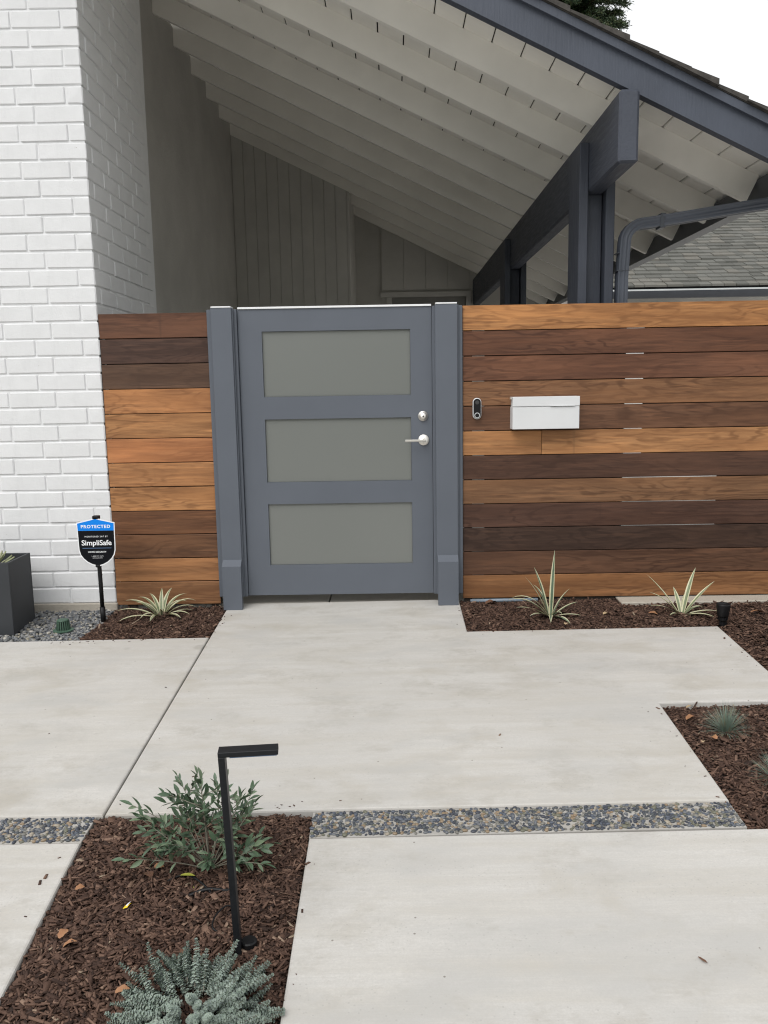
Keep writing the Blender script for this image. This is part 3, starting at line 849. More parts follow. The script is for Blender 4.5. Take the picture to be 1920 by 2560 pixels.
# ------------------------------------------------------------------ gate posts and gate
def gate_post(name, label, x0, x1, f0, f1, zb):
    r_ = thing(name, label, 'gate post', ((x0+x1)/2,-.03,gz((x0+x1)/2,-.05)), 'gate posts')
    m1 = MB(); m1.box(f0, f1, -.018, .09, zb+.055, 1.735, .003); part('flange', m1, MT['gate'], r_)
    m1 = MB(); m1.box(x0, x1, -.048, -.0185, zb+.06, 1.741, .003)
    m1.box(x1+.0006, x1+.006, -.036, -.0185, zb+.06, 1.738); part('face_board', m1, MT['gate'], r_)
    m1 = MB(); m1.box(x0+.003, x1-.003, -.05, .02, 1.7415, 1.7495, .001); part('cap', m1, MT['gatewhite'], r_)
    bx0, bx1 = x0+.006, x1-.002
    m1 = MB(); yf, yb_ = -.088, -.0485; z0 = gz((x0+x1)/2, -.088)+.001
    V = []
    for x in (bx0, bx1): V += [(x,yb_,z0),(x,yf,z0),(x,yf,z0+.262),(x,yb_,z0+.295)]
    m1.add(V, [(0,1,2,3),(7,6,5,4),(0,4,5,1),(1,5,6,2),(2,6,7,3),(3,7,4,0)])
    part('base_block', m1, MT['gate'], r_)
    return r_
gate_post('gate_post', 'slate blue gate post at the hinge side, beside the short fence', -1.012, -.893, -1.041, -.8705, 0)
gate_post('gate_post', 'slate blue gate post between the door handle and the long fence', .259, .386, .2435, .4165, 0)
gate = thing('gate', 'slate blue gate door with three frosted glass panes and nickel handle', 'gate', (-.31,.02,.057))
X0, X1, Z0_, Z1_ = -.868, .2415, .057, 1.735
hx = (-.733,.118); hz = [(.240,.608),(.738,1.107),(1.237,1.609)]
xc = [X0, hx[0], hx[1], X1]; zc = [Z0_]+[z for h in hz for z in h]+[Z1_]
m1 = MB(); YF, YK = .004, .048
for i in range(3):
    for j in range(len(zc)-1):
        if i == 1 and j % 2 == 1:
            a, b, c_, d = xc[1], xc[2], zc[j], zc[j+1]
            V = [(x,y,z) for y in (YF,YK) for x, z in ((a,c_),(b,c_),(b,d),(a,d))]
            m1.add(V, [(0,1,5,4),(1,2,6,5),(2,3,7,6),(3,0,4,7)])
            continue
        for y, rev in ((YF,False),(YK,True)):
            V = [(xc[i],y,zc[j]),(xc[i+1],y,zc[j]),(xc[i+1],y,zc[j+1]),(xc[i],y,zc[j+1])]; m1.add(V, [(3,2,1,0) if rev else (0,1,2,3)])
V = [(x,y,z) for y in (YF,YK) for x, z in ((X0,Z0_),(X1,Z0_),(X1,Z1_),(X0,Z1_))]
m1.add(V, [(4,5,1,0),(5,6,2,1),(6,7,3,2),(7,4,0,3)])
leaf = part('door_leaf', m1, MT['gate'], gate)
for z0, z1 in hz:
    m1 = MB(); m1.box(hx[0]+.001, hx[1]-.001, .016, .024, z0+.001, z1-.001); part('glass_pane', m1, MT['frost'], gate)
m1 = MB(); m1.box(X0+.002, X1-.002, -.004, .052, 1.7355, 1.7465, .001); part('cap', m1, MT['gatewhite'], gate)
m1 = MB(); m1.lathe([(0,0),(.0298,0),(.0298,.006),(.027,.011),(.0205,.012),(.0195,.018),(.017,.0225),(.0,.0225)], (.188,.004,1.113), 'Y', 28)
db = part('deadbolt', m1, MT['nickel'], gate, True)
m1 = MB(); m1.lathe([(0,0),(.0055,0),(.0055,.001),(0,.001)], (.188,-.0187,1.112), 'Y', 14); m1.box(.1872,.1888,-.0205,-.0198,1.107,1.117); part('key_slot', m1, MT['nickel_dark'], db)
m1 = MB(); m1.lathe([(0,0),(.032,0),(.032,.007),(.030,.009),(0,.009)], (.190,.004,.974), 'Y', 28)
ro = part('handle_rose', m1, MT['nickel'], gate, True)
m1 = MB(); m1.tube([(.190,-.004,.974),(.190,-.047,.974)], .0105, 14)
m1.box(.080, .2015, -.058, -.046, .967, .980, .003); part('lever', m1, MT['nickel'], ro)

# ------------------------------------------------------------------ mailbox and doorbell
mbx = thing('mailbox', 'white rectangular metal mailbox mounted on the hardwood fence', 'mailbox', (.882,-.05,1.12))
m1 = MB(); m1.box(.693, 1.072, -.100, -.001, 1.0315, 1.1575, .0015); m1.box(.697,1.068,-.094,-.001,1.1575,1.2085); body = part('body', m1, MT['mailbox'], mbx)
m1 = MB(); m1.box(.692, 1.073, -.1025, -.0955, 1.1605, 1.214, .0015); m1.box(.692,1.073,-.0955,-.001,1.2095,1.2145,.001)
m1.box(.905, 1.045, -.1085, -.1026, 1.1600, 1.1635, .001); part('lid', m1, MT['mailbox'], mbx)
m1 = MB(); m1.tube([(.690,-.085,1.207),(.682,-.085,1.207)], .0045, 10); m1.box(.6865,.6915,-.09,-.02,1.198,1.212,.001); part('hinge', m1, MT['nickel'], mbx)

def pill(hw, hh, n=14):
    pts = []
    for i in range(n+1): a = math.pi*i/n; pts.append((hw*math.cos(a), hh-hw+hw*math.sin(a)))
    for i in range(n+1): a = math.pi+math.pi*i/n; pts.append((hw*math.cos(a), -(hh-hw)+hw*math.sin(a)))
    return pts
def extr(mb, pts, c, y0, y1, b=.003):
    n = len(pts); P = np.array(pts); s = 1-b/np.abs(P).max()*1.6
    V = [(c[0]+p[0],y0,c[1]+p[1]) for p in P]+[(c[0]+p[0],y1+b,c[1]+p[1]) for p in P]+[(c[0]+p[0]*s,y1,c[1]+p[1]*s) for p in P]
    F = [(i,(i+1) % n,n+(i+1) % n,n+i) for i in range(n)]+[(n+i,n+(i+1) % n,2*n+(i+1) % n,2*n+i) for i in range(n)]+[tuple(range(2*n,3*n))]
    mb.add(V, F)
bell = thing('doorbell', 'oval video doorbell with black face and pale rim on fence beside gate', 'doorbell', (.5,-.015,1.15))
m1 = MB(); extr(m1, pill(.0245,.061), (.4995,1.151), -.0005, -.0225); part('rim', m1, MT['mailbox'], bell)
m1 = MB(); extr(m1, pill(.0208,.0568), (.4995,1.151), -.02, -.0265, .001); part('face', m1, MT['black'], bell)
m1 = MB(); m1.lathe([(0,0),(.0115,0),(.0115,.0008),(.0085,.0012),(0,.0012)], (.4995,-.0268,1.186), 'Y', 22); part('camera_lens', m1, MT['nickel_dark'], bell)
m1 = MB(); m1.lathe([(.0125,0),(.0160,0),(.0160,.0012),(.0145,.0016),(.0135,.0012)], (.4995,-.0268,1.112), 'Y', 26); part('button_ring', m1, MT['gutterlip'], bell)
m1 = MB(); m1.lathe([(0,0),(.0124,0),(.0122,.0012),(0,.0014)], (.4995,-.0268,1.112), 'Y', 22); part('button', m1, MT['black'], bell)

# ------------------------------------------------------------------ security sign
SX, SY = -1.676, -.24
sg = thing('yard_sign', 'black and blue security sign on a black stake before the white brick', 'sign', (SX,SY,gz(SX,SY)))
def shield(s=1.0, cx=SX, cz=.446):
    hw = .1085*s; pts = [(0,.580),(hw,.5545)]; 
    # right side, slightly waisted, then the round foot
    side = [(.1085,.5545),(.1065,.50),(.1055,.43),(.104,.395),(.097,.368),(.082,.345),(.060,.325),(.034,.311),(.012,.304)]
    R_ = [(x*s, cz+(z-cz)*s) for x, z in side]; top = (0, cz+(.580-cz)*s)
    full = [top]+R_+[(-x, z) for x, z in R_[::-1]]
    return [(cx+x, z) for x, z in full]
def flat(mb, pts, y0, y1, mi=0):
    n = len(pts); V = [(x,y0,z) for x, z in pts]+[(x,y1,z) for x, z in pts]
    mb.add(V, [tuple(range(n-1,-1,-1)), tuple(range(n,2*n))]+[(i,(i+1) % n,n+(i+1) % n,n+i) for i in range(n)], mi)
m1 = MB(); flat(m1, shield(), SY, SY-.004); pan = part('sign_panel', m1, MT['sign_white'], sg)
inn = shield(.955)
def clipz(pts, zc_, keep_above):
    out = []; n = len(pts)
    for i in range(n):
        a, b = pts[i], pts[(i+1) % n]; ia = (a[1] >= zc_) == keep_above
        ib = (b[1] >= zc_) == keep_above
        if ia: out.append(a)
        if ia != ib: t_ = (zc_-a[1])/(b[1]-a[1]); out.append((a[0]+(b[0]-a[0])*t_, zc_))
    return out
ZC = .508
m1 = MB(); flat(m1, clipz(inn, ZC, False), SY-.0042, SY-.0046); part('black_field', m1, MT['sign_black'], pan)
m1 = MB(); flat(m1, clipz(inn, ZC+.0003, True), SY-.0042, SY-.0046); part('blue_field', m1, MT['sign_blue'], pan)
m1 = MB(); m1.box(SX-.082, SX+.082, SY-.0052, SY-.0048, .4065, .4095); part('rule_line', m1, MT['sign_line'], pan)
def text(s, x, z, size, bold=0.0, space=1.0, mat='sign_white', width=None):
    cu = bpy.data.curves.new('lettering', 'FONT'); cu.body = s; cu.size = size; cu.align_x = 'CENTER'; cu.align_y = 'CENTER'
    cu.offset = bold; cu.space_character = space; cu.extrude = .0002; cu.resolution_u = 3
    to = bpy.data.objects.new('lettering', cu); COL.objects.link(to)
    bpy.context.view_layer.update()
    me = bpy.data.meshes.new_from_object(to.evaluated_get(bpy.context.evaluated_depsgraph_get()))
    bpy.data.objects.remove(to); bpy.data.curves.remove(cu)
    me.materials.clear(); me.materials.append(MT[mat])
    v = np.array([p.co for p in me.vertices]); w_ = v[:,0].max()-v[:,0].min(); k_ = (width/w_) if width else 1.0
    for p in me.vertices:
        px, py, pz = p.co; p.co = (px*k_, -pz, py)
    o = link('lettering', me, pan); off = wloc(pan); o.location = (x-off[0], SY-.0052-off[1], z-off[2]); return o
text('PROTECTED', SX, .531, .025, .0006, 1.15, width=.166)
text('MONITORED 24/7 BY', SX, .474, .0125, 0, 1.2, width=.131)
text('SimpliSafe', SX, .4375, .042, .0006, .97, width=.170)
text('HOME SECURITY', SX, .3855, .0125, .0003, 1.15, width=.104)
text('1-888-957-4675', SX, .3615, .0075, 0, 1.2, width=.066)
text('SIMPLISAFE.COM', SX, .3505, .0062, 0, 1.1, width=.055)
m1 = MB(); zb = gz(SX,SY)
m1.tube([(SX,SY+.010,.345),(SX+.001,SY+.010,.30),(SX+.003,SY+.008,.20),(SX+.004,SY+.006,.055)], [.013,.012,.0115,.0115], 12)
for zz in (.25,.20,.15,.10): m1.tube([(SX+.003,SY+.008,zz),(SX+.003,SY+.008,zz+.003)], .0128, 12)
m1.tube([(SX+.004,SY+.006,.062),(SX+.004,SY+.006,zb-.02)], [.0155,.0135], 12)
m1.box(SX-.016, SX+.012, SY-.006, SY+.02, .296, .312, .003)
part('stake', m1, MT['black'], sg, True)
m1 = MB(); m1.box(SX-.017, SX+.019, SY-.004, SY+.03, .570, .592, .003); part('top_clip', m1, MT['black'], sg)

# ------------------------------------------------------------------ planter box with succulent
pl = thing('planter_box', 'tall charcoal square planter box by the white brick at the left edge', 'planter', (-2.24,-.285,gz(-2.24,-.285)))
px0, px1, py0, py1 = -2.385, -2.103, -.427, -.145; zb = gz(-2.1,-.427)-.005; zt = .368
m1 = MB(); tk = .014
m1.box(px0, px1, py0, py0+tk, zb, zt, .0015); m1.box(px0, px1, py1-tk, py1, zb, zt, .0015)
m1.box(px0, px0+tk, py0+tk+.0003, py1-tk-.0003, zb, zt-.0004, .0015); m1.box(px1-tk, px1-.0004, py0+tk+.0003, py1-tk-.0003, zb, zt-.0004, .0015)
part('box', m1, MT['plaster_dark'], pl)
m1 = MB(); m1.box(px0+tk, px1-tk, py0+tk, py1-tk, zb, zt-.055); part('soil', m1, MT['soil'], pl)
su = thing('succulent', 'pale pointed succulent rosette in the charcoal planter box', 'plant', (-2.228,-.33,zt-.055))
for i in range(26):
    ring = i // 9; az = i*2.4; el = (.35,.8,1.2)[min(ring,2)]; L_ = (.115,.10,.075)[min(ring,2)]
    d = np.array([math.cos(az)*math.cos(el), math.sin(az)*math.cos(el), math.sin(el)]); sd = np.array([-math.sin(az), math.cos(az), 0]); up = np.cross(d, sd)*-1
    b0 = np.array([-2.228,-.33,zt-.045]); V = []
    for u, w_ in ((.05,.006),(.35,.013),(.7,.014),(.9,.007),(1.0,.001)):
        c_ = b0+d*L_*u+np.array([0,0,.012*u*u])
        V += [c_-sd*w_+up*.003, c_+sd*w_+up*.003, c_-up*.004]
    m1 = MB(); F = []
    for q in range(4):
        for a in range(3): F.append((q*3+a, q*3+(a+1) % 3, q*3+3+(a+1) % 3, q*3+3+a))
    m1.add(V, F+[(12,13,14)]); part('leaf', m1, MT['succulent'], su, True)

# ------------------------------------------------------------------ drain grate
dx, dy = -1.852, -.365; dzb = gz(dx,dy)+.001
dr = thing('drain_grate', 'green plastic atrium drain grate standing in the grey gravel', 'drain', (dx,dy,dzb))
m1 = MB(); m1.lathe([(.030,-.004),(.056,-.004),(.056,.002),(.048,.004),(.030,.004)], (dx,dy,dzb), 'Z', 26); part('base_ring', m1, MT['green'], dr)
m1 = MB()
for i in range(20):
    a = 2*math.pi*i/20
    def T(v, a=a):
        r_ = .037-.007*(v[:,2]/.055); x = v[:,0]; c_, s_ = math.cos(a), math.sin(a)
        return np.stack([dx+c_*(r_+x)-s_*v[:,1], dy+s_*(r_+x)+c_*v[:,1], dzb+v[:,2]], 1)
    m1.box(-.003,.003,-.0028,.0028,0,.052,0,0,T)
part('ribs', m1, MT['green'], dr)
m1 = MB(); m1.lathe([(.0,.0515),(.031,.0515),(.033,.055),(.029,.060),(.012,.062),(.0,.062)], (dx,dy,dzb), 'Z', 22); part('top_cap', m1, MT['green'], dr, True)
m1 = MB(); m1.lathe([(0,.001),(.026,.001),(.026,.05),(0,.05)], (dx,dy,dzb), 'Z', 12); part('inner_pipe', m1, MT['black'], dr)

# ------------------------------------------------------------------ path light
px, py = -.424, -2.86; zb = gz(px,py)
plg = thing('path_light', 'tall black path light with a flat right angle arm in mulch', 'path light', (px,py,zb-.02))
ZT = .381; ln_ = (-.4435-px)
yaw = rad(6)
def TP(v):
    o = v.copy(); x, y = v[:,0].copy(), v[:,1].copy(); s = (v[:,2]-zb)/(ZT-zb)
    o[:,0] = px+ln_*s+x*math.cos(yaw)-y*math.sin(yaw); o[:,1] = py+x*math.sin(yaw)+y*math.cos(yaw); return o
m1 = MB(); m1.box(-.0085,.0085,-.02,.02,zb-.03,ZT-.0135,.001,0,TP); part('post', m1, MT['blackmetal'], plg)
m1 = MB(); m1.box(-.0085,.143,-.02,.02,ZT-.0133,ZT,.001,0,TP); arm = part('arm', m1, MT['blackmetal'], plg)
m1 = MB(); m1.box(.020,.139,-.015,.015,ZT-.0175,ZT-.0135,.0005,0,TP); part('lens', m1, MT['sign_line'], arm)
m1 = MB(); m1.lathe([(0,.0),(.022,.0),(.022,.014),(.019,.017),(0,.017)], (-.399,-2.845,gz(-.399,-2.845)-.008), 'Z', 20); part('stake_cap', m1, MT['black'], plg)

# ------------------------------------------------------------------ spotlight
spx, spy = 1.772, -.505; zb = gz(spx,spy)-.012
sp = thing('garden_spotlight', 'small black garden spotlight standing upright in mulch by concrete corner', 'spotlight', (spx,spy,zb))
m1 = MB(); m1.lathe([(.0,.055),(.026,.055),(.030,.062),(.033,.09),(.0365,.118),(.0365,.126),(.033,.127),(.031,.119),(0,.115)], (spx,spy,zb), 'Z', 24); part('head', m1, MT['black'], sp, True)
m1 = MB(); m1.lathe([(0,.03),(.017,.03),(.022,.036),(.022,.05),(.026,.0545),(0,.0545)], (spx,spy,zb), 'Z', 20)
for i in range(14):
    a = 2*math.pi*i/14; m1.box(spx+.024*math.cos(a)-.002, spx+.024*math.cos(a)+.002, spy+.024*math.sin(a)-.002, spy+.024*math.sin(a)+.002, zb+.04, zb+.058)
part('collar', m1, MT['black'], sp)
m1 = MB(); m1.tube([(spx,spy,zb-.02),(spx,spy,zb+.031)], .012, 12); m1.box(spx-.019,spx+.019,spy-.008,spy+.008,zb+.008,zb+.03,.002); part('knuckle', m1, MT['black'], sp)

# ------------------------------------------------------------------ variegated strap-leaved plants
def strap(base, az, el, L_, w_, droop, n=9, twist=0.0):
    p = np.array(base, float); V = []; F = []; MI = []
    for i in range(n+1):
        u = i/n; e = el - droop*u**1.6
        d = np.array([math.cos(az)*math.cos(e), math.sin(az)*math.cos(e), math.sin(e)])
        sd = np.array([-math.sin(az+twist*u), math.cos(az+twist*u), 0.0]); up = np.cross(sd, d)*-1
        ww = w_*(.55+.45*min(1, u*4))*(1-max(0, (u-.45)/.55)**1.8)+.0004
        fold = ww*.35
        V += [p-sd*ww+up*fold, p-sd*ww*.5+up*fold*.35, p+sd*ww*.5+up*fold*.35, p+sd*ww+up*fold]
        p = p+d*L_/n
    for i in range(n):
        for j in range(3):
            F.append((i*4+j, i*4+j+1, i*4+4+j+1, i*4+4+j)); MI.append(0 if j == 1 else 1)
    return V, F, MI
def flax(label, c, leaves, green='leaf_green'):
    r_ = thing('strap_leaf_plant', label, 'plant', c, 'variegated strap leaf plants')
    for az, el, L_, w_, dp in leaves:
        V, F, MI = strap((c[0]+.010*math.cos(az), c[1]+.010*math.sin(az), c[2]-.012), az, el, L_*1.06, w_*1.35, dp, twist=random.uniform(-.5,.5))
        o = link('leaf', mesh_of('leaf', np.array(V)-np.array(c), F, [MT[green], MT['leaf_cream']], MI, True), r_)
def A(d): return rad(d)
L1 = [(A(165),.75,.26,.011,1.3),(A(195),.55,.24,.010,.9),(A(215),.35,.23,.010,.75),(A(150),1.0,.21,.010,1.5),(A(128),1.05,.19,.009,1.2),(A(100),1.25,.18,.009,.9),
      (A(75),1.2,.19,.010,1.0),(A(50),1.0,.21,.010,1.4),(A(25),.9,.22,.010,1.6),(A(5),.7,.20,.009,1.2),(A(-20),.55,.19,.010,1.1),(A(-38),.5,.17,.010,1.0),
      (A(240),.7,.16,.009,1.4),(A(262),.6,.15,.010,1.3),(A(180),1.1,.17,.008,1.6),(A(-5),1.15,.19,.008,1.7),(A(290),1.0,.15,.008,1.4),(A(60),.7,.17,.009,.9),(A(140),.65,.17,.008,.9),(A(15),.45,.17,.009,.8)]
flax('low arching cream striped plant in the mulch left of the gate', (-1.353,-.175,gz(-1.353,-.175)+.004), L1)
L2 = [(A(62),1.45,.355,.010,.10),(A(150),1.32,.275,.010,.18),(A(165),1.15,.25,.010,.35),(A(185),1.0,.25,.010,1.5),(A(172),.8,.27,.009,1.5),(A(210),.55,.24,.010,.55),
      (A(228),.45,.20,.010,.6),(A(20),1.1,.18,.009,.5),(A(-10),.75,.16,.009,.5),(A(-38),.35,.17,.010,.4),(A(-60),.3,.15,.011,.9),(A(125),1.2,.20,.010,.9),(A(260),.5,.17,.009,1.2),(A(285),.7,.14,.009,.9)]
flax('tallest cream striped plant with one upright leaf, right of the gate post', (.882,-.31,gz(.882,-.31)+.006), L2, 'leaf_green2')
L3 = [(A(155),.95,.27,.009,.25),(A(168),.85,.20,.010,.6),(A(40),1.25,.265,.010,.35),(A(15),.85,.25,.008,.3),(A(100),1.15,.16,.009,.5),(A(-15),.35,.18,.009,.5),(A(-35),.3,.16,.009,.6),
      (A(5),.75,.13,.009,1.3),(A(225),.45,.13,.008,.7),(A(185),.6,.18,.008,.8),(A(65),.9,.14,.008,.6)]
flax('smallest sparse cream striped plant beside the black garden spotlight', (1.612,-.33,gz(1.612,-.33)+.006), L3)

# ------------------------------------------------------------------ blue fescue tufts
def fescue(label, c, R_, H, n=420):
    r_ = thing('fescue_tuft', label, 'grass tuft', c, 'blue fescue tufts'); mb_ = MB(); md = MB()
    for i in range(n):
        az = random.uniform(0, 2*math.pi); q = random.random(); el = rad(8+78*(1-q)); L_ = (H*(1-q)+R_*q)*random.uniform(.75,1.12); dp = random.uniform(.1,.7)*q+.1
        p = np.array(c)+np.array([math.cos(az), math.sin(az), 0])*random.uniform(0,.018)+np.array([0,0,-.004]); V = []; w_ = random.uniform(.0007,.0012)
        for j in range(5):
            u = j/4; e = el-dp*u; d = np.array([math.cos(az)*math.cos(e), math.sin(az)*math.cos(e), math.sin(e)]); sd = np.array([-math.sin(az), math.cos(az), 0])
            ww = w_*(1-.85*u); V += [p-sd*ww, p+sd*ww]; p = p+d*L_/4
        (md if random.random() < .09 else mb_).add(V, [(k_*2,k_*2+1,k_*2+3,k_*2+2) for k_ in range(4)])
    part('blades', mb_, MT['fescue'], r_)['kind'] = 'stuff'; part('dry_blades', md, MT['fescue_dry'], r_)['kind'] = 'stuff'
fescue('blue green fescue tuft just inside the concrete corner of the right bed', (1.318,-1.70,gz(1.318,-1.70)-.008), .095, .118)
fescue('blue green fescue tuft cut off by the right edge, nearer the pebble band', (1.355,-2.07,gz(1.355,-2.07)-.010), .098, .115)

# ------------------------------------------------------------------ olive-like shrub
sb = np.array([-.572,-2.52,gz(-.572,-2.52)-.008])
shrub = thing('olive_shrub', 'low dark green olive leaved shrub behind the black path light', 'shrub', tuple(sb))
def leaf_mesh(L_, w_, mat, bend):
    V = []; us = (0,.18,.42,.68,.88,1.0); ws = (.06,.62,1,.86,.45,.02)
    for u, q in zip(us, ws):
        z = -bend*u*u*L_
        V += [(u*L_,-w_*q,z+w_*q*.45),(u*L_,0,z),(u*L_,w_*q,z+w_*q*.45)]
    F = []
    for i in range(5): F += [(i*3,i*3+3,i*3+4,i*3+1),(i*3+1,i*3+4,i*3+5,i*3+2)]
    return mesh_of('leaf', V, F, mat, None, True)
lv = [leaf_mesh(.045,.0078,MT['olive'],.12), leaf_mesh(.040,.0076,MT['olive'],.22), leaf_mesh(.050,.0080,MT['olive'],.05), leaf_mesh(.042,.0076,MT['olive_pale'],.15)]
tips = [(-.815,-2.46,.020),(-.775,-2.52,.012),(-.800,-2.60,-.075),(-.735,-2.58,-.045),(-.668,-2.47,.115),(-.655,-2.52,.090),(-.600,-2.50,.140),(-.585,-2.52,.128),(-.555,-2.46,.095),(-.530,-2.45,.085),(-.470,-2.50,.070),(-.440,-2.48,.072),(-.425,-2.52,.055),
        (-.400,-2.57,-.060),(-.385,-2.54,-.065),(-.395,-2.60,-.095),(-.45,-2.47,.02),(-.62,-2.44,.05),(-.66,-2.60,-.03),(-.56,-2.60,-.085),(-.50,-2.56,.0),(-.70,-2.43,.03)]
nl = 0
for ti, tp in enumerate(tips):
    tp = np.array(tp); mid = sb*.5+tp*.5+np.array([0,0,.03])+rng.normal(0,.012,3); pts = []
    for i in range(9):
        u = i/8; pts.append((1-u)**2*sb+2*u*(1-u)*mid+u*u*tp)
    m1 = MB(); m1.tube(pts, [.0022*(1-.65*i/8) for i in range(9)], 6); part('branch', m1, MT['stem'], shrub, True)
    for j in range(13):
        u = .42+.58*j/12; q = u*8; i0 = min(int(q), 7); p = pts[i0]+(pts[i0+1]-pts[i0])*(q-i0)
        d = pts[i0+1]-pts[i0]; d /= np.linalg.norm(d)
        if j == 12: az, out = 0, .05
        else: az, out = j*2.4+ti, .95-.45*(u-.42)/.58+random.uniform(-.1,.15)
        a = np.cross(d, (0.3,.2,1)); a /= np.linalg.norm(a); b = np.cross(d, a)
        ld = d*math.cos(out)+(a*math.cos(az)+b*math.sin(az))*math.sin(out); ld /= np.linalg.norm(ld)
        up = np.array([0,0,1.0])+rng.normal(0,.35,3); sd = np.cross(up, ld); sd /= np.linalg.norm(sd); up = np.cross(ld, sd)
        s = random.uniform(.55,1.12); me = lv[3] if random.random() < .30 else random.choice(lv[:3])
        o = link('leaf', me, shrub); m4 = Matrix.Identity(4)
        for r_ in range(3): m4[r_][0], m4[r_][1], m4[r_][2], m4[r_][3] = ld[r_]*s, sd[r_]*s, up[r_]*s, p[r_]-sb[r_]
        o.matrix_local = m4; nl += 1
more = MB()
for ti in range(34):
    tp = np.array(tips[ti % len(tips)]); c0 = sb+(tp-sb)*random.uniform(.35,.75)+np.array([0,0,.012]); tp2 = c0+rng.normal(0,1,3)*np.array([.05,.035,.03])+np.array([0,0,.025])
    d = tp2-c0; L_ = np.linalg.norm(d); d /= L_
    stem = [c0+(tp2-c0)*i/4+np.array([0,0,.006*math.sin(i*.8)]) for i in range(5)]
    v, f = tube(stem, [.0013,.0012,.0011,.0009,.0006], 5); more.add(v, f, 1)
    for j in range(8):
        me = random.choice(lv[:3]); p = c0+d*L_*(.1+.9*j/7); a = np.cross(d, (.3,.2,1)); a /= np.linalg.norm(a); b = np.cross(d, a); az = j*2.4+ti; out = .95-.5*j/7
        ld = d*math.cos(out)+(a*math.cos(az)+b*math.sin(az))*math.sin(out)+np.array([0,0,.2]); ld /= np.linalg.norm(ld); up = np.array([0,0,1.0])+rng.normal(0,.4,3); sd = np.cross(up, ld); sd /= np.linalg.norm(sd); up = np.cross(ld, sd); s = random.uniform(.6,.95)
        vv = np.array([q.co for q in me.vertices]); more.add(p+s*(vv[:,:1]*ld+vv[:,1:2]*sd+vv[:,2:]*up), [tuple(q.vertices) for q in me.polygons], 0 if random.random() < .75 else 2)
o = part('more_leaves', more, [MT['olive'], MT['stem'], MT['olive_pale']], shrub, True); o['kind'] = 'stuff'
ly = leaf_mesh(.044,.0075,MT['yellowleaf'],.1)
for p, az, el in (((-.588,-2.60,-.160),A(215),-.25),((-.60,-2.59,-.135),A(190),.25)):
    o = link('leaf', ly, shrub); o.location = np.array(p)-sb; o.rotation_euler = (0,-el,az)
    o['label'] = 'yellowing leaf low on the shrub'

# ------------------------------------------------------------------ grey-green ground cover in front
gc = np.array([-.495,-3.075,gz(-.495,-3.075)-.004])
gp_ = thing('grey_shrub', 'low grey green mound with curly crowded shoots at the near edge', 'plant', tuple(gc))
def shoot(base, d0, L_, sag, n):
    mb_ = MB(); p = np.array(base, float); d = np.array(d0, float); d /= np.linalg.norm(d); pts = [p]
    for i in range(12):
        d = d+np.array([0,0,sag/12]); d /= np.linalg.norm(d); p = p+d*L_/12; pts.append(p)
    mb_.tube(pts, [.0022*(1-.5*i/12) for i in range(13)], 5, 1)
    for k_ in range(n):
        ph = random.uniform(0,6.28)
        u = .16+.84*k_/(n-1); q = u*12; i0 = min(int(q), 11); c_ = pts[i0]+(pts[i0+1]-pts[i0])*(q-i0)
        t_ = pts[i0+1]-pts[i0]; t_ /= np.linalg.norm(t_); a = np.cross(t_, (.2,.3,.9)); a /= np.linalg.norm(a); b = np.cross(t_, a)
        sz = .0122*(1-.42*max(0,(u-.5)/.5))*random.uniform(.8,1.2)
        for m_ in range(4):
            th = 2*math.pi*m_/4+k_*.785+random.uniform(-.3,.3); r_ = a*math.cos(th)+b*math.sin(th); s_ = np.cross(t_, r_)
            lift = .35+random.uniform(-.35,.35)+.8*max(0,(u-.8)/.2)
            dl = r_*math.cos(lift)+t_*math.sin(lift); nl_ = np.cross(s_, dl)
            V = []
            for uu, ww, zz in ((0,.16,0),(.4,.46,.10),(.75,.44,.02),(1.0,.20,-.22)):
                cc = c_+dl*sz*uu*.85+nl_*sz*(-zz); V += [cc-s_*sz*ww+nl_*sz*.16*random.uniform(.3,1.5), cc, cc+s_*sz*ww+nl_*sz*.16*random.uniform(.3,1.5)]
            F = []
            for i in range(3): F += [(i*3,i*3+1,i*3+4,i*3+3),(i*3+1,i*3+2,i*3+5,i*3+4)]
            mb_.add(V, F, 0)
    part('shoot', mb_, [MT['grey'], MT['greystem']], gp_)
for i in range(200):
    q = math.sqrt(random.random()); az = random.uniform(0, 2*math.pi); rr = .128*q
    el = rad(64-54*q)+random.uniform(-.55,.35); a2 = az+random.uniform(-.7,.7)
    L_ = random.uniform(.045,.082)+.050*q*random.random()
    d = (math.cos(a2)*math.cos(el), math.sin(a2)*math.cos(el), math.sin(el))
    hgt = .050*(1-q*q)*random.uniform(.1,1.2)
    shoot(gc+np.array([math.cos(az)*rr, math.sin(az)*rr*.85, .002+hgt]), d, L_, random.uniform(-.5,.6), 15)

# ------------------------------------------------------------------ litter on the beds
def bedz(x, y): return gz(x, y)+.0
def dry_leaf(name, label, x, y, L_, w_, mat, az, dz=.004, curl=.5, cat='dry leaf', group='dry leaves fallen on the mulch'):
    V = []; n = 6
    for i in range(n+1):
        u = i/n; q = math.sin(math.pi*min(1, u*.93+.05))**.75*w_*(1+.2*math.sin(i*2.1))
        z = curl*L_*.25*math.sin(math.pi*u)+.001
        V += [((u-.5)*L_,-q,z+q*curl*.8),((u-.5)*L_,0,z),((u-.5)*L_,q,z+q*curl*.6)]
    F = []
    for i in range(n): F += [(i*3,i*3+3,i*3+4,i*3+1),(i*3+1,i*3+4,i*3+5,i*3+2)]
    o = link(name, mesh_of(name, V, F, MT[mat], None, True)); o.location = (x, y, bedz(x,y)+dz); o.rotation_euler = (random.uniform(-.25,.25), random.uniform(-.2,.2), az)
    return tag(o, label, cat, group)
dry_leaf('dry_leaf', 'orange dry leaf on mulch close to the left concrete edge', -.905, -2.815, .034, .013, 'dry', 1.2, .012)
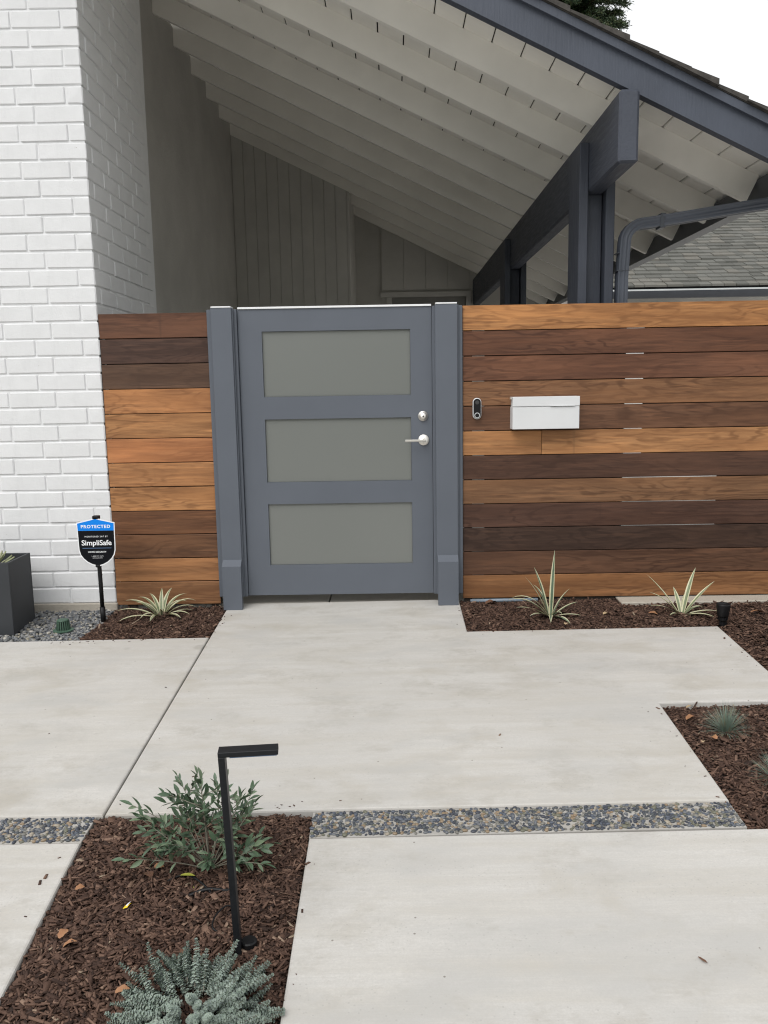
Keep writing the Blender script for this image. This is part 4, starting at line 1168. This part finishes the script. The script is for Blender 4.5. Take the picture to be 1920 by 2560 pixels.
dry_leaf('dry_leaf', 'forked tan orange leaf on mulch, nearest the camera at left', -.872, -2.855, .036, .012, 'dry', .4, .012)
dry_leaf('dry_leaf', 'tan orange leaf curled on mulch below the shrub branches', -.722, -2.535, .030, .012, 'dry', .1, .014)
dry_leaf('dry_leaf', 'small orange leaf by the left edge of the front mulch bed', -.930, -2.625, .026, .010, 'dry', .5, .012)
dry_leaf('dry_leaf', 'orange leaf touching the grey mound on its left side', -.680, -3.02, .036, .010, 'dry', .2, .014)
dry_leaf('dry_leaf', 'brown leaf standing in mulch between path light and grey mound', -.555, -2.90, .045, .013, 'drybrown', 1.5, .014)
dry_leaf('dry_leaf', 'purple brown leaf lying in mulch under the shrub', -.745, -2.58, .055, .015, 'drybrown', -.7, .014)
dry_leaf('dry_leaf', 'large brown leaf on mulch just right of the right gate post', .575, -.10, .075, .028, 'drybrown', .4, .010)
dry_leaf('dry_leaf', 'orange leaf on mulch left of the smallest striped plant', 1.448, -.345, .050, .016, 'dry', -.3, .010)
dry_leaf('dry_leaf', 'tan leaf on mulch between the two right striped plants', 1.19, -.33, .042, .016, 'drytan', .5, .010)
dry_leaf('dry_leaf', 'tan scrap of leaf at the concrete edge below the tallest striped plant', .935, -.475, .032, .012, 'drytan', 1.2, .010)
dry_leaf('dry_leaf', 'orange leaf on mulch at the far right below the fence', 2.02, -.36, .075, .014, 'dry', .1, .010)
dry_leaf('dry_leaf', 'orange leaf in the corner of the right bed by the concrete', 1.215, -1.60, .045, .018, 'dry', .3, .0)
dry_leaf('dry_leaf', 'pale tan leaf behind the corner of the right bed', 1.245, -1.50, .032, .012, 'drytan', .2, .0)
dry_leaf('dry_leaf', 'pale flake of leaf by the slanting edge of the right bed', 1.19, -1.80, .022, .008, 'drytan', 1.1, .0)
dry_leaf('dry_leaf', 'brown orange leaf on mulch left of the fescue tuft', 1.245, -1.77, .03, .012, 'dry', 1.9, .0)
o = dry_leaf('bark_flake', 'single dark brown bark flake lying on the near concrete slab', .770, -2.938, .030, .0045, 'drybrown', -1.1, .0025, .05, 'bark flake', None)
sc = thing('plastic_scrap', 'bright yellow and white scrap lying on the mulch', 'litter', (-.763,-2.708,gz(-.763,-2.708)+.008))
for nm, mat, off, L_, w_ in (('yellow_piece','yellow',(0,0,0),.022,.0065),('white_piece','scrapwhite',(.002,.006,.002),.024,.004)):
    V = []
    for i in range(6):
        u = i/5; V += [((u-.5)*L_*.5-w_+off[0],(u-.5)*L_+off[1],off[2]+.004*math.sin(u*3)+.004),((u-.5)*L_*.5+w_+off[0],(u-.5)*L_+off[1],off[2]+.004*math.sin(u*3)+.008)]
    link(nm, mesh_of(nm, V, [(i*2,i*2+1,i*2+3,i*2+2) for i in range(5)], MT[mat]), sc)
def tubeobj(name, label, pts, r_, mat='black'):
    P = [np.array(p) for p in pts]; out = []
    for i in range(len(P)-1):
        p0, p1, p2, p3 = P[max(i-1,0)], P[i], P[i+1], P[min(i+2,len(P)-1)]
        for j in range(6):
            t_ = j/6; out.append(.5*((2*p1)+(-p0+p2)*t_+(2*p0-5*p1+4*p2-p3)*t_**2+(-p0+3*p1-3*p2+p3)*t_**3))
    out.append(P[-1]); m1 = MB(); m1.tube(out, r_, 8); o = part(name, m1, MT[mat], None, True); return tag(o, label, 'hose', 'drip tubes in the front bed')
g_ = lambda x, y, h: (x, y, gz(x,y)+h)
tubeobj('drip_tube', 'thin black drip tube arching over the mulch behind the path light', [g_(-.72,-2.63,-.01),g_(-.69,-2.60,.006),g_(-.635,-2.575,.014),g_(-.575,-2.61,.010),g_(-.51,-2.675,-.012)], .0032)
tubeobj('drip_tube', 'thicker dark drip pipe half buried behind the path light', [g_(-.615,-2.645,-.008),g_(-.56,-2.63,.004),g_(-.50,-2.635,.004),g_(-.44,-2.62,-.010)], .006)
tubeobj('drip_tube', 'small black loop of drip tube at the foot of the path light', [g_(-.455,-2.70,-.008),g_(-.485,-2.705,.006),g_(-.508,-2.745,.006),g_(-.505,-2.795,.006),g_(-.47,-2.80,-.01)], .0025)
m1 = MB(); m1.tube([(.46,-.022,.010),(.86,-.022,.012)], .011, 10); tag(part('conduit_pipe', m1, MT['conduit'], None, True), 'grey blue pipe lying at the foot of the long fence', 'pipe')

# ------------------------------------------------------------------ conifer beyond the roof
tx, ty = 3.85, 14.0
tr = thing('conifer_tree', 'dark green conifer rising behind the roof at the top', 'tree', (tx,ty,-.12))
m1 = MB(); m1.tube([(tx,ty,-.15),(tx+.05,ty,4),(tx-.03,ty,8),(tx,ty,11),(tx,ty,13.6)], [.26,.2,.12,.07,.02], 10); part('trunk', m1, MT['bark'], tr, True)
z = 3.0; k_ = 0
while z < 13.2:
    fine_ = 7.6 < z < 10.6
    for i in range(13 if fine_ else 5):
        az = k_*2.4+i*.9+random.uniform(-.3,.3); L_ = (.3+1.0*((13.6-z)/5.0)**.7 if z > 7.5 else 1.9)*random.uniform(.75,1.05); p = np.array([tx,ty,z+random.uniform(-.1,.1)])
        up0 = random.uniform(.1,.45); bp = []
        for j in range(7):
            u = j/6; bp.append(p+np.array([math.cos(az)*L_*u, math.sin(az)*L_*u, L_*(up0*u-.35*u*u)]))
        m1 = MB(); m1.tube(bp, [.022*(1-.85*j/6) for j in range(7)], 5, 0)
        nn = 110 if fine_ else 26
        for q in range(nn):
            u = random.uniform(.18,1.0); c0 = bp[min(int(u*6),5)]+(bp[min(int(u*6),5)+1]-bp[min(int(u*6),5)])*(u*6-int(u*6) if u < 1 else 1)
            sd = random.choice((-1,1)); dd = np.array([math.cos(az+sd*random.uniform(.4,1.2)), math.sin(az+sd*random.uniform(.4,1.2)), random.uniform(-.35,.5)])
            l2 = random.uniform(.10,.30)*(1.15-.5*u); e = c0+dd*l2; w_ = (.016 if fine_ else .045)
            pr = np.cross(dd, rng.normal(0,1,3)); pr /= np.linalg.norm(pr)+1e-9
            mm = 1 if random.random() < .7 else 2
            m1.add([c0, c0+dd*l2*.5+pr*w_, e, c0+dd*l2*.5-pr*w_], [(0,1,2,3)], mm)
            if fine_:
                for s_ in range(5):
                    v0 = c0+dd*l2*(.2+.16*s_); e2 = dd*.6+rng.normal(0,.6,3); e2 = e2/np.linalg.norm(e2)*random.uniform(.05,.10); p2 = np.cross(e2, rng.normal(0,1,3)); p2 = p2/np.linalg.norm(p2)*.008
                    m1.add([v0, v0+e2*.5+p2, v0+e2, v0+e2*.5-p2], [(0,1,2,3)], mm)
        part('branch', m1, [MT['bark'], MT['needle'], MT['needle2']], tr)
    z += .17 if fine_ else .5; k_ += 1
